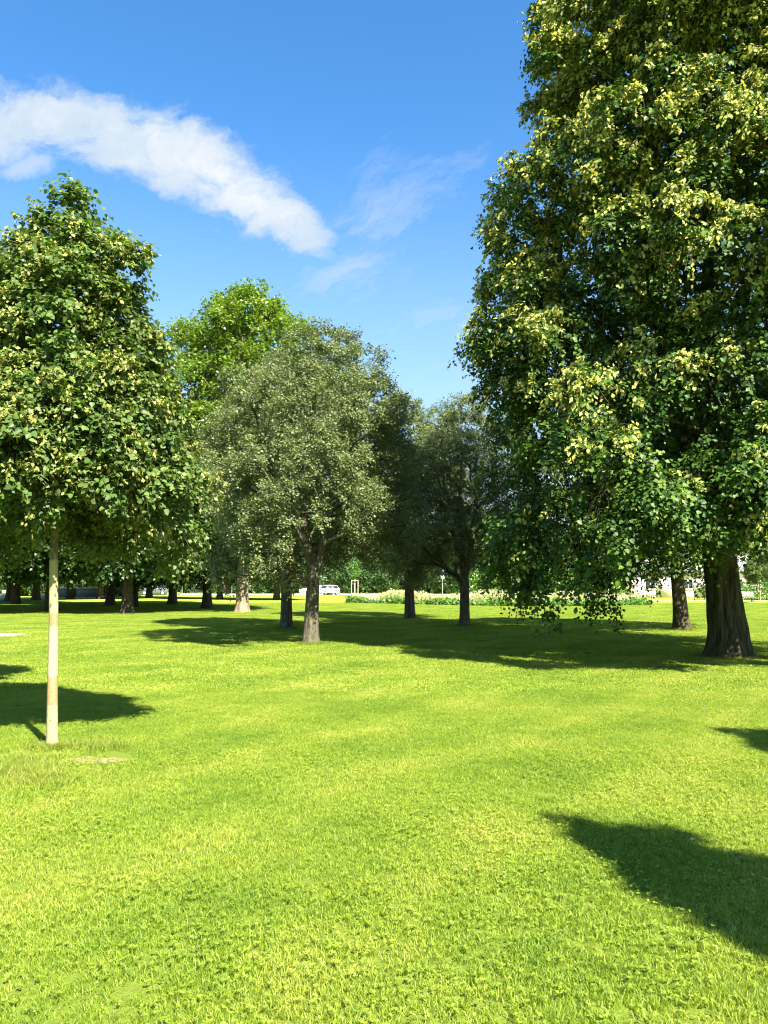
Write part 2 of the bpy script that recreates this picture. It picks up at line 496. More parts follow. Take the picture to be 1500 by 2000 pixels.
    for ci in order:
        c = C[ci]
        dv = c - NB[:cnt]
        dist = np.linalg.norm(dv, axis=1)
        cost = dist + 0.22 * PL[:cnt] + np.where(dv[:, 2] < 0.15 * dist, 0.9 * (0.15 * dist - dv[:, 2]), 0) + np.where(NB[:cnt, 2] < zmin_attach * 0.7, 50, 0)
        k = int(np.argmin(cost))
        a = NB[k]; d = dist[k]
        bow = np.array([0, 0, 1.0]) * d * 0.14
        nrm = rng.normal(0, 0.05 * wiggle, 3) * d
        last = k
        for t in (0.35, 0.7, 1.0):
            p = a + dv[k] * t + bow * math.sin(math.pi * t) + nrm * math.sin(math.pi * t)
            NB[cnt] = p; par[cnt] = last
            PL[cnt] = PL[last] + np.linalg.norm(p - NB[last]); last = cnt; cnt += 1
        ends.append(last)
    nd = NB[:cnt]; par = par[:cnt]
    load = np.zeros(cnt)
    for e in ends: load[e] += 1
    for i in range(cnt - 1, -1, -1):
        if par[i] >= 0: load[par[i]] += load[i]
    rad = tip_r * np.maximum(load, 1) ** 0.47 * limb_scale
    kids = {}
    for i in range(1, cnt):
        if i >= n_tr and par[i] >= 0: kids.setdefault(par[i], []).append(i)
    tr_r_at = lambda z: np.interp(z, trunk[:, 2], trunk_r)
    # trunk
    tm = trunk_mesh(name + '_trunk', trunk, trunk_r, seg=trunk_seg, flare=flare, ridges=ridges, rng=rng, step=0.06 if ridges else 0.2, flare_h=flare_h)
    link('trunk', tm, bark_m, root)
    # limbs as tubes from each start
    tb = Tubes()
    done = set()
    def chain(start_parent, first):
        pts = [nd[start_parent]]; rr = [rad[first]]
        cur = first
        while True:
            pts.append(nd[cur]); rr.append(rad[cur]); done.add(cur)
            ks = kids.get(cur, [])
            if not ks: break
            ks = sorted(ks, key=lambda q: -load[q])
            for q in ks[1:]: stack.append((cur, q))
            cur = ks[0]
        pts = np.array(pts); rr = np.array(rr)
        if start_parent < n_tr:
            lim = tr_r_at(nd[start_parent][2]) * 0.72
            rr = np.minimum(rr, lim)
        rr[-1] *= 0.5
        # smooth the polyline
        for _ in range(2):
            if len(pts) > 2:
                pts[1:-1] = 0.5 * pts[1:-1] + 0.25 * (pts[:-2] + pts[2:])
        tb.add(pts, rr, 8 if rr[0] > 0.06 else (5 if rr[0] > 0.02 else 3))
    stack = []
    for i in range(n_tr):
        for q in kids.get(i, []): stack.append((i, q))
    while stack:
        a, b = stack.pop(); chain(a, b)
    link('branches', tb.mesh(name + '_branches'), bark_m, root, 'stuff')

    # sprays of leaves
    dn = np.ones(len(C)) if density is None else np.array([density(c) for c in C])
    reps = np.maximum(1, np.round(twigs * dn * rng.uniform(0.75, 1.25, len(C)))).astype(int)
    ci = np.repeat(np.arange(len(C)), reps)
    nT = len(ci)
    axis_xy = np.array([np.interp(C[:, 2], trunk[:, 2], trunk[:, k]) for k in (0, 1)]).T
    out = np.concatenate([C[:, :2] - axis_xy, (C[:, 2:3] - np.interp(0.45, [0, 1], [zs[0], zs[-1]])) * 0.55], 1)
    out = unit(out)
    if bn_ is not None:
        out[:len(bn_)] = unit(out[:len(bn_)] * 0.45 + bn_ * 0.8 + np.array([0, 0, 0.15]))
    o = out[ci]
    d0 = unit(o * out_bias + rng.normal(0, 0.55, (nT, 3)) + np.array([0, 0, 0.18]))
    L = clump * rng.uniform(0.65, 1.35, nT)
    st = C[ci] + rng.normal(0, clump * 0.22, (nT, 3)) - o * clump * 0.2
    nl = per_twig
    tt = (np.arange(nl) + 0.7) / nl
    Z = np.array([0, 0, -1.0])
    dr = droop * rng.uniform(0.6, 1.4, nT)
    pos = st[:, None, :] + d0[:, None, :] * (L[:, None] * tt)[:, :, None] + Z * (dr[:, None] * L[:, None] * tt ** 2)[:, :, None]
    tan = unit(d0[:, None, :] + Z * (2 * dr[:, None] * tt)[:, :, None])
    side = unit(np.cross(tan, np.array([0, 0, 1.0])) + 1e-6)
    sgn = np.where(np.arange(nl) % 2 == 0, 1.0, -1.0)[None, :, None] * np.ones((nT, 1, 1))
    N_ = nT * nl
    LD = tan * 0.45 + side * sgn * 0.8 + Z * hang + rng.normal(0, jit, (nT, nl, 3))
    up = np.array([0, 0, 1.0]) * 0.75 + o[:, None, :] * 0.55 + rng.normal(0, jit * 1.1, (nT, nl, 3))
    sz = leaf * rng.uniform(0.62, 1.18, (nT, nl))
    sz[:, -1] *= 0.7
    pos = pos + side * sgn * sz[:, :, None] * 0.3 + rng.normal(0, leaf * 0.25, (nT, nl, 3))
    var = np.clip(rng.normal(0.45, 0.22, (nT, nl)) + rng.normal(0, 0.12, (nT, 1)), 0, 1)
    Pf, Df, Nf, Sf, Vf = pos.reshape(-1, 3), LD.reshape(-1, 3), up.reshape(-1, 3), sz.ravel(), var.ravel()
    sh = np.repeat(is_shell[ci], nl)
    # some leaves missing at random so that the sprays are ragged
    ok = rng.uniform(0, 1, N_) > 0.12
    if bottom is not None: ok &= Pf[:, 2] > 0.35
    ok &= Pf[:, 2] > leaf_min + rng.uniform(0, 0.5, N_)
    Pf, Df, Nf, Sf, Vf, sh = Pf[ok], Df[ok], Nf[ok], Sf[ok], Vf[ok], sh[ok]
    if singles:
        wp = Pf + np.array(loc)
        dcam = np.linalg.norm(wp - np.array([0, 0, EYE]), axis=1)
        u = wp[:, 0] / wp[:, 1]; v = (wp[:, 2] - EYE) / wp[:, 1]
        inview = (np.abs(u) < 0.47) & (v < 0.8)
        fx = np.linalg.norm(np.cross(unit(Df), unit(Nf)), axis=1)
        score = np.where(inview & sh, Sf / dcam, 0) * rng.uniform(0.6, 1.0, len(Sf))
        pick = np.argsort(-score)[:singles]
        msk = np.ones(len(Pf), bool); msk[pick] = False
        T, faces = shape
        protos = []
        for vv in (0.15, 0.45, 0.75, 0.95):
            k = len(T)
            me = new_mesh('leaf', T[:, [0, 1, 2]] * np.array([1, 1, 1]), [len(f) for f in faces], [i for f in faces for i in f], [vv] * k)
            me.materials.append(leaf_m); protos.append(me)
        for q in pick:
            d = unit(Df[q]); n = Nf[q] - (Nf[q] @ d) * d; n = unit(n); x = np.cross(d, n)
            ob = bpy.data.objects.new('leaf', protos[min(3, int(Vf[q] * 4))])
            COL.objects.link(ob); ob.parent = root
            s = Sf[q]
            ob.matrix_local = Matrix(((x[0] * s, d[0] * s, n[0] * s, Pf[q][0]), (x[1] * s, d[1] * s, n[1] * s, Pf[q][1]), (x[2] * s, d[2] * s, n[2] * s, Pf[q][2]), (0, 0, 0, 1)))
        Pf, Df, Nf, Sf, Vf, sh = Pf[msk], Df[msk], Nf[msk], Sf[msk], Vf[msk], sh[msk]
    if shape is HEART and heart <= 0:
        shape = KITE
    if shape is HEART:
        # leaves on the near face of the crown get the heart outline, the ones behind and inside a simpler one
        nearm = sh & (Pf[:, 1] < 0.1 * rs.max()) & (rng.uniform(0, 1, len(Pf)) < heart)
        link('crown', leaves_mesh(name + '_crown', Pf[nearm], Df[nearm], Nf[nearm], Sf[nearm], Vf[nearm], HEART), leaf_m, root, 'stuff')
        nearm = ~nearm
        link('crown', leaves_mesh(name + '_crown_inner', Pf[nearm], Df[nearm], Nf[nearm], Sf[nearm], Vf[nearm], KITE), leaf_m, root, 'stuff')
    else:
        link('crown', leaves_mesh(name + '_crown', Pf, Df, Nf, Sf, Vf, shape), leaf_m, root, 'stuff')

    if fill:
        zf = rng.uniform(zs[0] + 0.4, zs[-1], fill * 2); tf = rng.uniform(0, 6.283, fill * 2)
        rf = np.array([R(a, b_) for a, b_ in zip(zf, tf)]) * np.sqrt(rng.uniform(0.02, fill_r ** 2, fill * 2))
        okf = rng.uniform(0, 1, fill * 2) < np.interp(zf, zs, rs) / rs.max()
        if bottom is not None: okf &= zf > np.array([bottom(b_) for b_ in tf]) + 0.5
        zf, tf, rf = zf[okf][:fill], tf[okf][:fill], rf[okf][:fill]
        pf_ = np.stack([np.interp(zf, trunk[:, 2], trunk[:, 0]) + offset[0] + rf * np.cos(tf) * squash[0], np.interp(zf, trunk[:, 2], trunk[:, 1]) + offset[1] + rf * np.sin(tf) * squash[1], zf], 1)
        nf_ = len(pf_)
        link('inner_leaves', leaves_mesh(name + '_inner', pf_, rng.normal(0, 1, (nf_, 3)) + Z * 0.5, rng.normal(0, .6, (nf_, 3)) + np.array([0, 0, .8]), fill_size * rng.uniform(.7, 1.2, nf_), np.clip(rng.normal(.3, .15, nf_), 0, 1), (OVAL[0] * np.array([1.5, 1, 1]), OVAL[1])), leaf_m, root, 'stuff')

    # twigs
    tw = rng.uniform(0, 1, nT) < twig_frac
    if tw.any():
        idx = np.where(tw)[0]; m = len(idx)
        ts = np.array([0, 0.5, 1.0])
        q = st[idx][:, None, :] + d0[idx][:, None, :] * (L[idx][:, None] * ts)[:, :, None] + Z * (dr[idx][:, None] * L[idx][:, None] * ts ** 2)[:, :, None]
        r = tip_r * 0.55 * np.array([1.0, 0.7, 0.35])
        sd = unit(np.cross(d0[idx], np.array([0, 0, 1.0])) + 1e-6)
        offs = np.stack([sd, -0.5 * sd + np.array([0, 0, 0.87]), -0.5 * sd - np.array([0, 0, 0.87])], 1)   # m,3,3
        V = q[:, :, None, :] + r[None, :, None, None] * offs[:, None, :, :]
        V = V.reshape(-1, 3)
        base = (np.arange(m) * 9)[:, None, None]
        quads = []
        for a in (0, 1):
            for b in range(3):
                quads.append([a * 3 + b, a * 3 + (b + 1) % 3, (a + 1) * 3 + (b + 1) % 3, (a + 1) * 3 + b])
        F = (base + np.array(quads)[None]).reshape(-1, 4)
        link('twigs', new_mesh(name + '_twigs', V, np.full(len(F), 4), F.ravel()), M_twig, root, 'stuff')

    # blossom bracts
    if bract > 0:
        # whole sprays flower or do not
        flower = rng.uniform(0, 1, nT)
        zz = (C[ci][:, 2] - zs[0]) / (zs[-1] - zs[0])
        pr = bract * ((0.14 + 1.9 * np.clip(zz, 0, 1) ** 1.3) if bract_top else 1.0) * is_shell[ci]
        field = np.array([mnoise.noise(Vector(c * (0.9 / clump) * 0.6)) for c in C])[ci]
        upf = np.ones(len(C)) if bn_ is None else np.concatenate([0.25 + 1.0 * np.clip(bn_[:, 2] + 0.45, 0, 1), np.ones(len(inner))])
        fl = rng.uniform(0, 1, len(C))[ci] * 0.85 + flower * 0.15
        sel = np.where(fl < pr * upf[ci] * (0.5 + 1.8 * np.clip(field + 0.25, 0, 1)))[0]
        per = bract_n
        t2 = rng.uniform(0.25, 1.0, (len(sel), per))
        bp = st[sel][:, None, :] + d0[sel][:, None, :] * (L[sel][:, None] * t2)[:, :, None] + Z * (dr[sel][:, None] * L[sel][:, None] * t2 ** 2)[:, :, None]
        bp = bp + rng.normal(0, leaf * 0.35, bp.shape) + o[sel][:, None, :] * leaf * 0.25 + np.array([0, 0, -0.2 * leaf])
        bd = Z * 0.9 + rng.normal(0, 0.55, bp.shape) + o[sel][:, None, :] * 0.3
        bn = o[sel][:, None, :] + rng.normal(0, 0.6, bp.shape) + np.array([0, 0, 0.5])
        bp, bd, bn = bp.reshape(-1, 3), bd.reshape(-1, 3), bn.reshape(-1, 3)
        bs = bract_size * rng.uniform(0.7, 1.2, len(bp))
        link('blossoms', leaves_mesh(name + '_blossoms', bp, bd, bn, bs, rng.uniform(0, 1, len(bp)), (BRACT[0] * np.array([1.9, 1, 1]), BRACT[1])), bract_m or M_bract, root, 'stuff')
    return root

def copy_tree(src, loc, rz, scale, label, group=None, sz=None, cat=None):
    r = src.copy(); COL.objects.link(r)
    r.location = loc; r.rotation_euler = (0, 0, rz); r.scale = (scale, scale, sz or scale)
    r['label'] = label
    if group: r['group'] = group
    elif 'group' in r: del r['group']
    if cat: r['category'] = cat
    for ch in list(src.children):
        if ch.name.startswith('leaf'): continue
        c = ch.copy(); COL.objects.link(c); c.parent = r; c.matrix_parent_inverse = ch.matrix_parent_inverse.copy()
        for g in list(ch.children):
            d = g.copy(); COL.objects.link(d); d.parent = c
    return r

# ---- big lime on the right
bx, by = ground(1422, 1283)
def big_bottom(th):
    # hanging skirt all round, lowest on the left, lifted over the trunk towards the camera
    left = 0.5 - 0.5 * math.cos(th)               # 1 where th = pi (towards -x)
    front_right = math.exp(-((((th + 1.75 + math.pi) % (2 * math.pi)) - math.pi) / 0.42) ** 2)
    return max(1.5, 3.15 - 1.0 * left + 0.6 * math.sin(5 * th + 1.0) + 0.5 * front_right)
tong = [(a_, b_, c_ + 0.2) for (a_, b_, c_) in [(-4.6, -1.6, 1.75), (-4.9, -1.9, 2.4), (-4.4, -1.4, 1.3), (-3.4, -3.8, 2.3), (-3.0, -4.2, 2.9), (-2.3, 0.8, 1.9), (-2.5, 0.6, 1.35), (-2.2, 1.0, 2.6), (-1.3, 2.2, 2.0), (-1.4, 2.0, 2.8), (-4.9, 0.4, 2.0), (-3.9, -2.6, 1.9), (-4.2, -2.2, 2.7), (-0.5, -1.6, 3.2), (0.4, -1.9, 3.35), (-1.1, -2.2, 2.9), (1.3, -2.2, 3.0), (2.2, -1.6, 2.6), (0.0, -3.0, 3.5), (0.9, -3.2, 3.3), (3.0, -0.6, 2.3), (-1.8, -3.0, 2.7)]]
def big_keep(p, rng):
    # dark hollows between the boughs, wider low down than at the top
    v = mnoise.noise(Vector((p[0] * 0.42, p[1] * 0.42, p[2] * 0.36)) + Vector((3.1, 0, 1.7)))
    return v > (0.02 if p[2] < 9.5 else -0.15) or rng.uniform() < 0.10
big = make_tree('lime_tree', (bx, by, 0),
    trunk=[(0, 0, -0.05), (0.02, 0, 0.6), (-0.05, 0, 1.6), (-0.12, 0, 2.6), (-0.25, 0.1, 4.0), (-0.2, 0.1, 6.5), (0, 0, 9.5), (0.1, 0, 13.0), (0.1, 0, 16.2)],
    trunk_r=[0.40, 0.385, 0.35, 0.33, 0.27, 0.22, 0.15, 0.09, 0.03],
    profile=[(1.5, 4.2), (2.2, 4.6), (3.2, 4.85), (5.0, 5.0), (7.8, 5.1), (9.5, 4.95), (11.5, 4.9), (13.5, 4.7), (15.2, 4.2), (16.2, 2.3), (16.7, 0.5)],
    n_shell=420, n_inner=180, clump=0.37, twigs=7.2, per_twig=12, leaf=0.092, shape=HEART, leaf_m=M_leaf_lime, bark_m=M_bark_big,
    seed=11, droop=0.8, lobes=0.12, bottom=big_bottom, flare=0.42, flare_h=0.30, ridges=0.022, trunk_seg=110, bract=0.72, bract_size=0.105, bract_n=11,
    twig_frac=0.16, limb_scale=1.0, singles=300, hang=0.5, bract_top=True, out_bias=0.55, jit=0.26, bough=0.82, bough_k=12, fill=36000, fill_size=0.17, fill_r=0.62, tongues=tong,
    squash=(1.0, 1.08), tip_r=0.005,
    stems=[[(-0.25, 0.1, 3.2), (-0.7, -0.2, 4.2), (-1.3, -0.5, 6.0), (-1.7, -0.7, 8.5), (-1.9, -0.7, 11.5)], [(-0.1, 0, 2.4), (0.5, 0.1, 3.2), (1.2, 0.2, 4.8), (1.7, 0.3, 7.5), (1.8, 0.3, 11)]],
    keep=big_keep, heart=0.35, density=lambda c: 1.12 if c[1] < 0.8 else 0.32)
tag(big, 'huge dark lime tree with yellow blossoms and furrowed trunk filling the right side', 'tree')

# ---- young lime in front on the left
yx, yy_ = ground(102, 1462)
young = make_tree('young_lime_tree', (yx, yy_, 0),
    trunk=[(0, 0, -0.03), (-0.02, 0, 0.5), (-0.035, 0, 1.2), (-0.06, 0, 1.9), (-0.06, 0.0, 3.0), (-0.02, 0, 4.3), (0.05, 0, 5.4)],
    trunk_r=[0.054, 0.050, 0.045, 0.041, 0.032, 0.020, 0.008],
    profile=[(1.95, 0.9), (2.2, 1.2), (2.6, 1.32), (3.1, 1.27), (3.6, 1.10), (4.1, 0.95), (4.65, 0.78), (5.1, 0.50), (5.4, 0.28), (5.65, 0.08)],
    n_shell=150, n_inner=130, clump=0.20, twigs=9, per_twig=8, leaf=0.057, bough=0.27, bough_k=7, fill=2500, fill_size=0.075, fill_r=0.65, shape=HEART, leaf_m=M_leaf_young, bark_m=M_bark_young,
    seed=5, droop=0.45, lobes=0.15, flare=0.22, flare_h=0.08, trunk_seg=20, attach=2.4, bract_m=M_bract_young, bract=0.32, bract_size=0.05, twig_frac=0.5, limb_scale=0.72, tip_r=0.0035,
    singles=300, hang=0.42, out_bias=0.6, jit=0.4, bottom=lambda th: 2.15 + 0.15 * math.sin(3 * th + 0.4) + 0.55 * math.exp(-((th % 6.283 - 5.25) / 0.5) ** 2), tongues=[(0.1, -0.5, 2.5), (-0.3, -0.5, 2.35), (0.3, -0.45, 2.75), (0.0, -0.75, 2.85), (-0.1, -0.35, 2.3), (0.15, -0.6, 3.1), (1.05, 0.5, 1.95), (1.15, 0.3, 2.15), (0.8, 0.9, 1.9), (-0.9, -0.1, 2.0), (-0.7, 0.5, 1.95)])
tag(young, 'slender young lime tree with pale banded trunk in front on the left', 'tree')
link_knot = bmesh.new(); bmesh.ops.create_icosphere(link_knot, subdivisions=1, radius=0.006)
km = bpy.data.meshes.new('knot'); link_knot.to_mesh(km); link_knot.free()
kn = link('knot', km, plain('dark_knot', (0.03, 0.02, 0.015)), young, loc=(-0.01, -0.051, 0.28)); kn['label'] = 'small dark knot low on the pale trunk'

copy_tree(young, (at(-150, 11.2), 11.2, 0), 2.2, 1.22, 'second lime tree whose leafy side reaches in at the left edge of the picture')
copy_tree(young, (4.15, 0.6, 0), 1.1, 0.62, 'young lime tree behind the viewer that throws the nearest shadow on the right', sz=1.0)
copy_tree(young, (6.75, 3.8, 0), 4.0, 0.8, 'young lime tree out of view on the right that throws a small shadow tip', sz=1.0)

# ---- grey-green tree in the middle
cx, cy = ground(606, 1258)
grey = make_tree('grey_green_tree', (cx, cy, 0),
    trunk=[(0, 0, -0.05), (0.03, 0, 0.7), (0.06, 0, 1.6), (0.02, 0, 2.1), (-0.2, 0, 3.1), (-0.26, 0, 4.4), (-0.1, 0, 6.0), (-0.05, 0, 7.6)],
    trunk_r=[0.205, 0.190, 0.175, 0.15, 0.10, 0.075, 0.045, 0.015],
    profile=[(1.7, 1.8), (2.4, 2.5), (3.4, 2.9), (4.6, 3.0), (5.8, 2.8), (6.8, 2.35), (7.7, 1.6), (8.3, 0.9), (8.7, 0.2)],
    n_shell=230, n_inner=150, clump=0.28, twigs=7.5, per_twig=11, leaf=0.070, bough=0.52, bough_k=9, fill=4500, fill_size=0.10, fill_r=0.6, offset=(0.25, 0), shape=OVALW, leaf_m=M_leaf_grey, bark_m=M_bark_grey,
    seed=23, droop=0.15, lobes=0.22, flare=0.25, trunk_seg=28, twig_frac=0.15, limb_scale=0.9, hang=0.1, out_bias=0.75, jit=0.5,
    stems=[[(0.06, 0, 1.7), (0.22, 0.05, 2.3), (0.45, 0.1, 3.4), (0.8, 0.1, 4.8), (1.1, 0.1, 6.2)], [(-0.1, 0, 2.6), (-0.6, -0.1, 3.5), (-1.1, -0.2, 4.6), (-1.4, -0.2, 5.8)]],
    tongues=[(-2.35, -0.4, 2.0), (-2.1, -0.8, 1.75), (-1.5, -1.2, 1.9), (-2.6, 0.2, 2.2), (-1.0, -1.5, 2.1), (2.2, 0.2, 2.2)],
    bottom=lambda th: 2.35 - 0.6 * max(0, -math.cos(th)) + 0.2 * math.sin(4 * th) + 0.9 * math.exp(-((th % 6.283 - 4.9) / 0.5) ** 2))
tag(grey, 'grey-green round-headed tree with forked mossy trunk at the middle of the lawn', 'tree', 'grey-green trees on the lawn')
G1 = 'grey-green trees on the lawn'
x, y = ground(559, 1229)
copy_tree(grey, (x, y, 0), 4.6, 1.0, 'grey-green tree with dark trunk just left behind the forked central tree', G1, sz=1.15)
x, y = ground(801, 1209)
copy_tree(grey, (x, y, 0), 3.9, 1.12, 'grey-green tree with dark trunk in front of the wildflowers, left of two', G1, sz=1.2)
x, y = ground(907, 1223)
copy_tree(grey, (x, y, 0), 5.2, 0.98, 'grey-green tree with dark straight trunk beside the hanging lime branches', G1, sz=1.02)

# ---- tall bright tree far behind
x, y = ground(473, 1196)
bright = make_tree('bright_tree', (x, y, 0),
    trunk=[(0, 0, -0.05), (0, 0, 1.2), (0, 0, 3.0), (0.1, 0, 6.0), (0.0, 0, 10), (0.2, 0, 14), (0.2, 0, 18)],
    trunk_r=[0.36, 0.33, 0.30, 0.26, 0.2, 0.12, 0.03],
    profile=[(4.6, 3.0), (5.5, 3.7), (9, 4.2), (13, 4.3), (15.5, 4.2), (17, 3.6), (18.0, 2.4), (18.6, 0.7)],
    n_shell=150, n_inner=120, clump=0.7, twigs=9, per_twig=9, leaf=0.19, bough=1.15, bough_k=6, fill=4000, fill_size=0.4, shape=KITE, leaf_m=M_leaf_bright, bark_m=M_bark_tan,
    seed=31, droop=0.1, lobes=0.24, flare=0.45, flare_h=0.3, trunk_seg=24, twig_frac=0.1, limb_scale=1.3, hang=0.15, jit=0.5, out_bias=0.6, offset=(-0.1, 0), tip_r=0.012)
tag(bright, 'tall bright green tree with sunlit tan trunk towering behind the grey-green trees', 'tree')

# ---- darker lime behind the big one
x, y = ground(1332, 1230)
mid = make_tree('shady_lime_tree', (x, y, 0),
    trunk=[(0, 0, -0.05), (-0.05, 0, 1.0), (-0.12, 0, 2.0), (-0.1, 0, 4.0), (0, 0, 7), (0, 0, 9.5)],
    trunk_r=[0.26, 0.23, 0.21, 0.15, 0.09, 0.02],
    profile=[(2.0, 2.2), (3.0, 3.2), (4.5, 3.7), (6.5, 3.5), (8.5, 2.6), (10, 1.2), (10.6, 0.3)],
    n_shell=110, n_inner=80, clump=0.55, twigs=8, per_twig=9, leaf=0.12, bough=0.8, bough_k=6, fill=5000, fill_size=0.22, shape=HEART, leaf_m=M_leaf_lime, bark_m=M_bark_red, heart=0.0,
    seed=41, droop=0.6, lobes=0.15, flare=0.4, trunk_seg=24, twig_frac=0.1, limb_scale=1.1, hang=0.5, tip_r=0.008,
    bottom=lambda th: 2.2 + 0.3 * math.sin(3 * th))
tag(mid, 'smaller lime tree in shade just behind and left of the huge lime trunk', 'tree')

# ---- park trees towards the road, one mesh family
park = make_tree('park_tree', (*ground(248, 1198), 0),
    trunk=[(0, 0, -0.05), (0, 0, 1.2), (0.05, 0, 3.0), (0.0, 0, 6.0), (0.0, 0, 9), (0.1, 0, 12)],
    trunk_r=[0.33, 0.29, 0.27, 0.22, 0.14, 0.03],
    profile=[(2.6, 3.0), (3.6, 4.2), (5.5, 4.9), (8, 4.8), (10.5, 3.8), (12.3, 2.2), (13.3, 0.5)],
    n_shell=130, n_inner=120, clump=0.85, twigs=8, per_twig=9, leaf=0.21, bough=1.2, bough_k=6, fill=7000, fill_size=0.42, shape=KITE, leaf_m=M_leaf_dark, bark_m=M_bark_red,
    seed=51, leaf_min=1.25, droop=0.45, lobes=0.16, flare=0.4, trunk_seg=20, twig_frac=0.05, limb_scale=1.2, hang=0.4, tip_r=0.012)
tag(park, 'dark green park tree with dappled brown trunk seen right of the pale young trunk', 'tree')
G2 = 'park trees between lawn and road'
park['group'] = G2
spots = [
    (404, 1189, 1.0, 0.95, 'park tree with short dappled trunk left of the sunlit tan trunk'),
    (337, 1181, 2.0, 1.05, 'shaded park tree with dark trunk standing left of the dappled short trunk'),
    (429, 1170, 3.0, 1.0, 'park tree with red-brown trunk next to the person in red'),
    (291, 1168, 4.0, 1.1, 'thin dark park trunk in deep shade beside the pale grey car'),
    (540, 1172, 5.0, 1.0, 'park tree whose pale trunk shows just left of the dark central trunk'),
    (136, 1170, 0.6, 1.1, 'shaded park tree standing between the two concrete planters'),
    (30, 1180, 1.7, 1.05, 'park tree above the dark bench at the far left'),
    (-120, 1192, 2.9, 1.1, 'park tree added off the left edge to shade the far lawn'),  # tree added for the shade it throws on the far lawn
    (262, 1186, 4.2, 0.8, 'thin reddish trunk right behind the dappled park trunk'),
    (100, 1193, 0.9, 1.1, 'park tree added for shade, hidden behind the pale banded trunk'),  # from here down, trees added to deepen the shade on the left
    (-40, 1199, 1.9, 1.15, 'broad park tree added beyond the left edge to cast the front of the shade'),
    (215, 1183, 3.6, 1.0, 'dark park tree added for shade between the planters and the dappled trunk'),
    (20, 1174, 2.2, 1.25, 'broad dark park tree added for shade behind the bench'),
    (70, 1172, 3.3, 1.15, 'dark park tree added for shade just left of the pale young trunk'),
    (196, 1170, 5.3, 1.15, 'dark park tree added for shade right of the longer concrete planter'),
    (-40, 1176, 0.3, 1.2, 'dark park tree added for shade just beyond the left edge'),
]
for (px, py, rz, s, lab) in spots:
    x, y = ground(px, py)
    copy_tree(park, (x, y, 0), rz, s, lab, G2)

# ---- belt of trees beyond the road
belt = make_tree('belt_tree', (at(-60, 150), 150, 0),
    trunk=[(0, 0, -0.1), (0, 0, 2), (0.1, 0, 5.0), (0.0, 0, 9.0), (0.0, 0, 12)],
    trunk_r=[0.35, 0.3, 0.26, 0.16, 0.03],
    profile=[(0.6, 3.4), (2.5, 4.6), (5.5, 5.4), (8.5, 4.8), (11, 3.2), (12.8, 1.2), (13.5, 0.3)],
    n_shell=330, n_inner=60, clump=1.15, twigs=8, per_twig=8, leaf=0.30, shape=KITE, leaf_m=M_leaf_dark, bark_m=M_bark_red,
    seed=61, droop=0.3, lobes=0.2, flare=0.3, trunk_seg=12, twig_frac=0.0, limb_scale=1.0, hang=0.3, tip_r=0.02)
G3 = 'dense trees beyond the road'
LB = 'dense dark tree in the belt beyond the road'
tag(belt, LB, 'tree', G3)
rr = random.Random(4)
px = -10
k = 0
while px < 1640:
    d = rr.choice([140, 150, 160, 172])
    if px > 1000: d = rr.choice([110, 122, 135])
    s = rr.uniform(0.75, 1.25)
    copy_tree(belt, (at(px, d), d, 0), rr.uniform(0, 6), s, LB, G3)
    px += rr.uniform(28, 46) if px < 1000 else rr.uniform(50, 75)

# ------------------------------------------------------------------ ground
M_lawn, t, b = mat('lawn_soil_and_thatch')
g = t.node('ShaderNodeNewGeometry')
pos = g.outputs['Position']

def lawn_color(t, pos, k=1.0):
    """green to straw tints of the turf by place: patches, mowing lines, dry spots"""
    big_ = t.noise(pos, 0.55, 5, 0.62)
    sm = t.noise(pos, 3.6, 5, 0.6)
    s = t.sep(pos)
    # mowing lines run away to the right
    a = t.math('ADD', t.math('MULTIPLY', s[0], 0.80), t.math('MULTIPLY', s[1], -0.60))
    w = t.math('ADD', a, t.math('MULTIPLY', t.noise(pos, 0.25, 3, 0.5), 2.2))
    stripe = t.math('SINE', t.math('MULTIPLY', w, 2 * math.pi / 1.6))
    stripe = t.math('MULTIPLY_ADD', stripe, 0.5, 0.5)
    f = t.math('ADD', t.math('MULTIPLY', big_, 0.9), t.math('MULTIPLY', sm, 0.35))
    f = t.math('ADD', f, t.math('MULTIPLY', t.math('SUBTRACT', t.math('POWER', stripe, 3.0), 0.3), 0.10))
    f = t.math('MULTIPLY_ADD', t.math('SUBTRACT', f, 0.665), 1.25, 0.5)
    return t.ramp(f, [(0.20, (0.175 * k, 0.285 * k, 0.026 * k)), (0.45, (0.280 * k, 0.375 * k, 0.040 * k)), (0.66, (0.385 * k, 0.435 * k, 0.070 * k)), (0.86, (0.53 * k, 0.50 * k, 0.16 * k))]), f

# near the camera the sheet lies under blades; far away it is what shows
c, f = lawn_color(t, pos, 1.0)
ds = t.vmath('LENGTH', t.vmath('SUBTRACT', pos, (0, 0, 0)))
farf = t.smooth(ds, 38.0, 62.0)
soil = t.mix(t.noise(pos, 40, 4, 0.7), (0.09, 0.13, 0.016), (0.17, 0.22, 0.03))
fine = t.noise(t.vmath('MULTIPLY', pos, (1, 1, 1)), 7.0, 6, 0.75)
c_far = t.mix(1.0, c, t.ramp(fine, [(0.3, 0.62), (0.7, 0.92)]), 'MULTIPLY')
t.l.new(t.mix(farf, soil, c_far), b.inputs['Base Color'])
b.inputs['Roughness'].default_value = 1.0
b.inputs['Specular IOR Level'].default_value = 0.05
bp = t.node('ShaderNodeBump'); bp.inputs['Strength'].default_value = 0.6; bp.inputs['Distance'].default_value = 0.05
t.l.new(t.noise(pos, 25, 5, 0.7), bp.inputs['Height']); t.l.new(bp.outputs[0], b.inputs['Normal'])

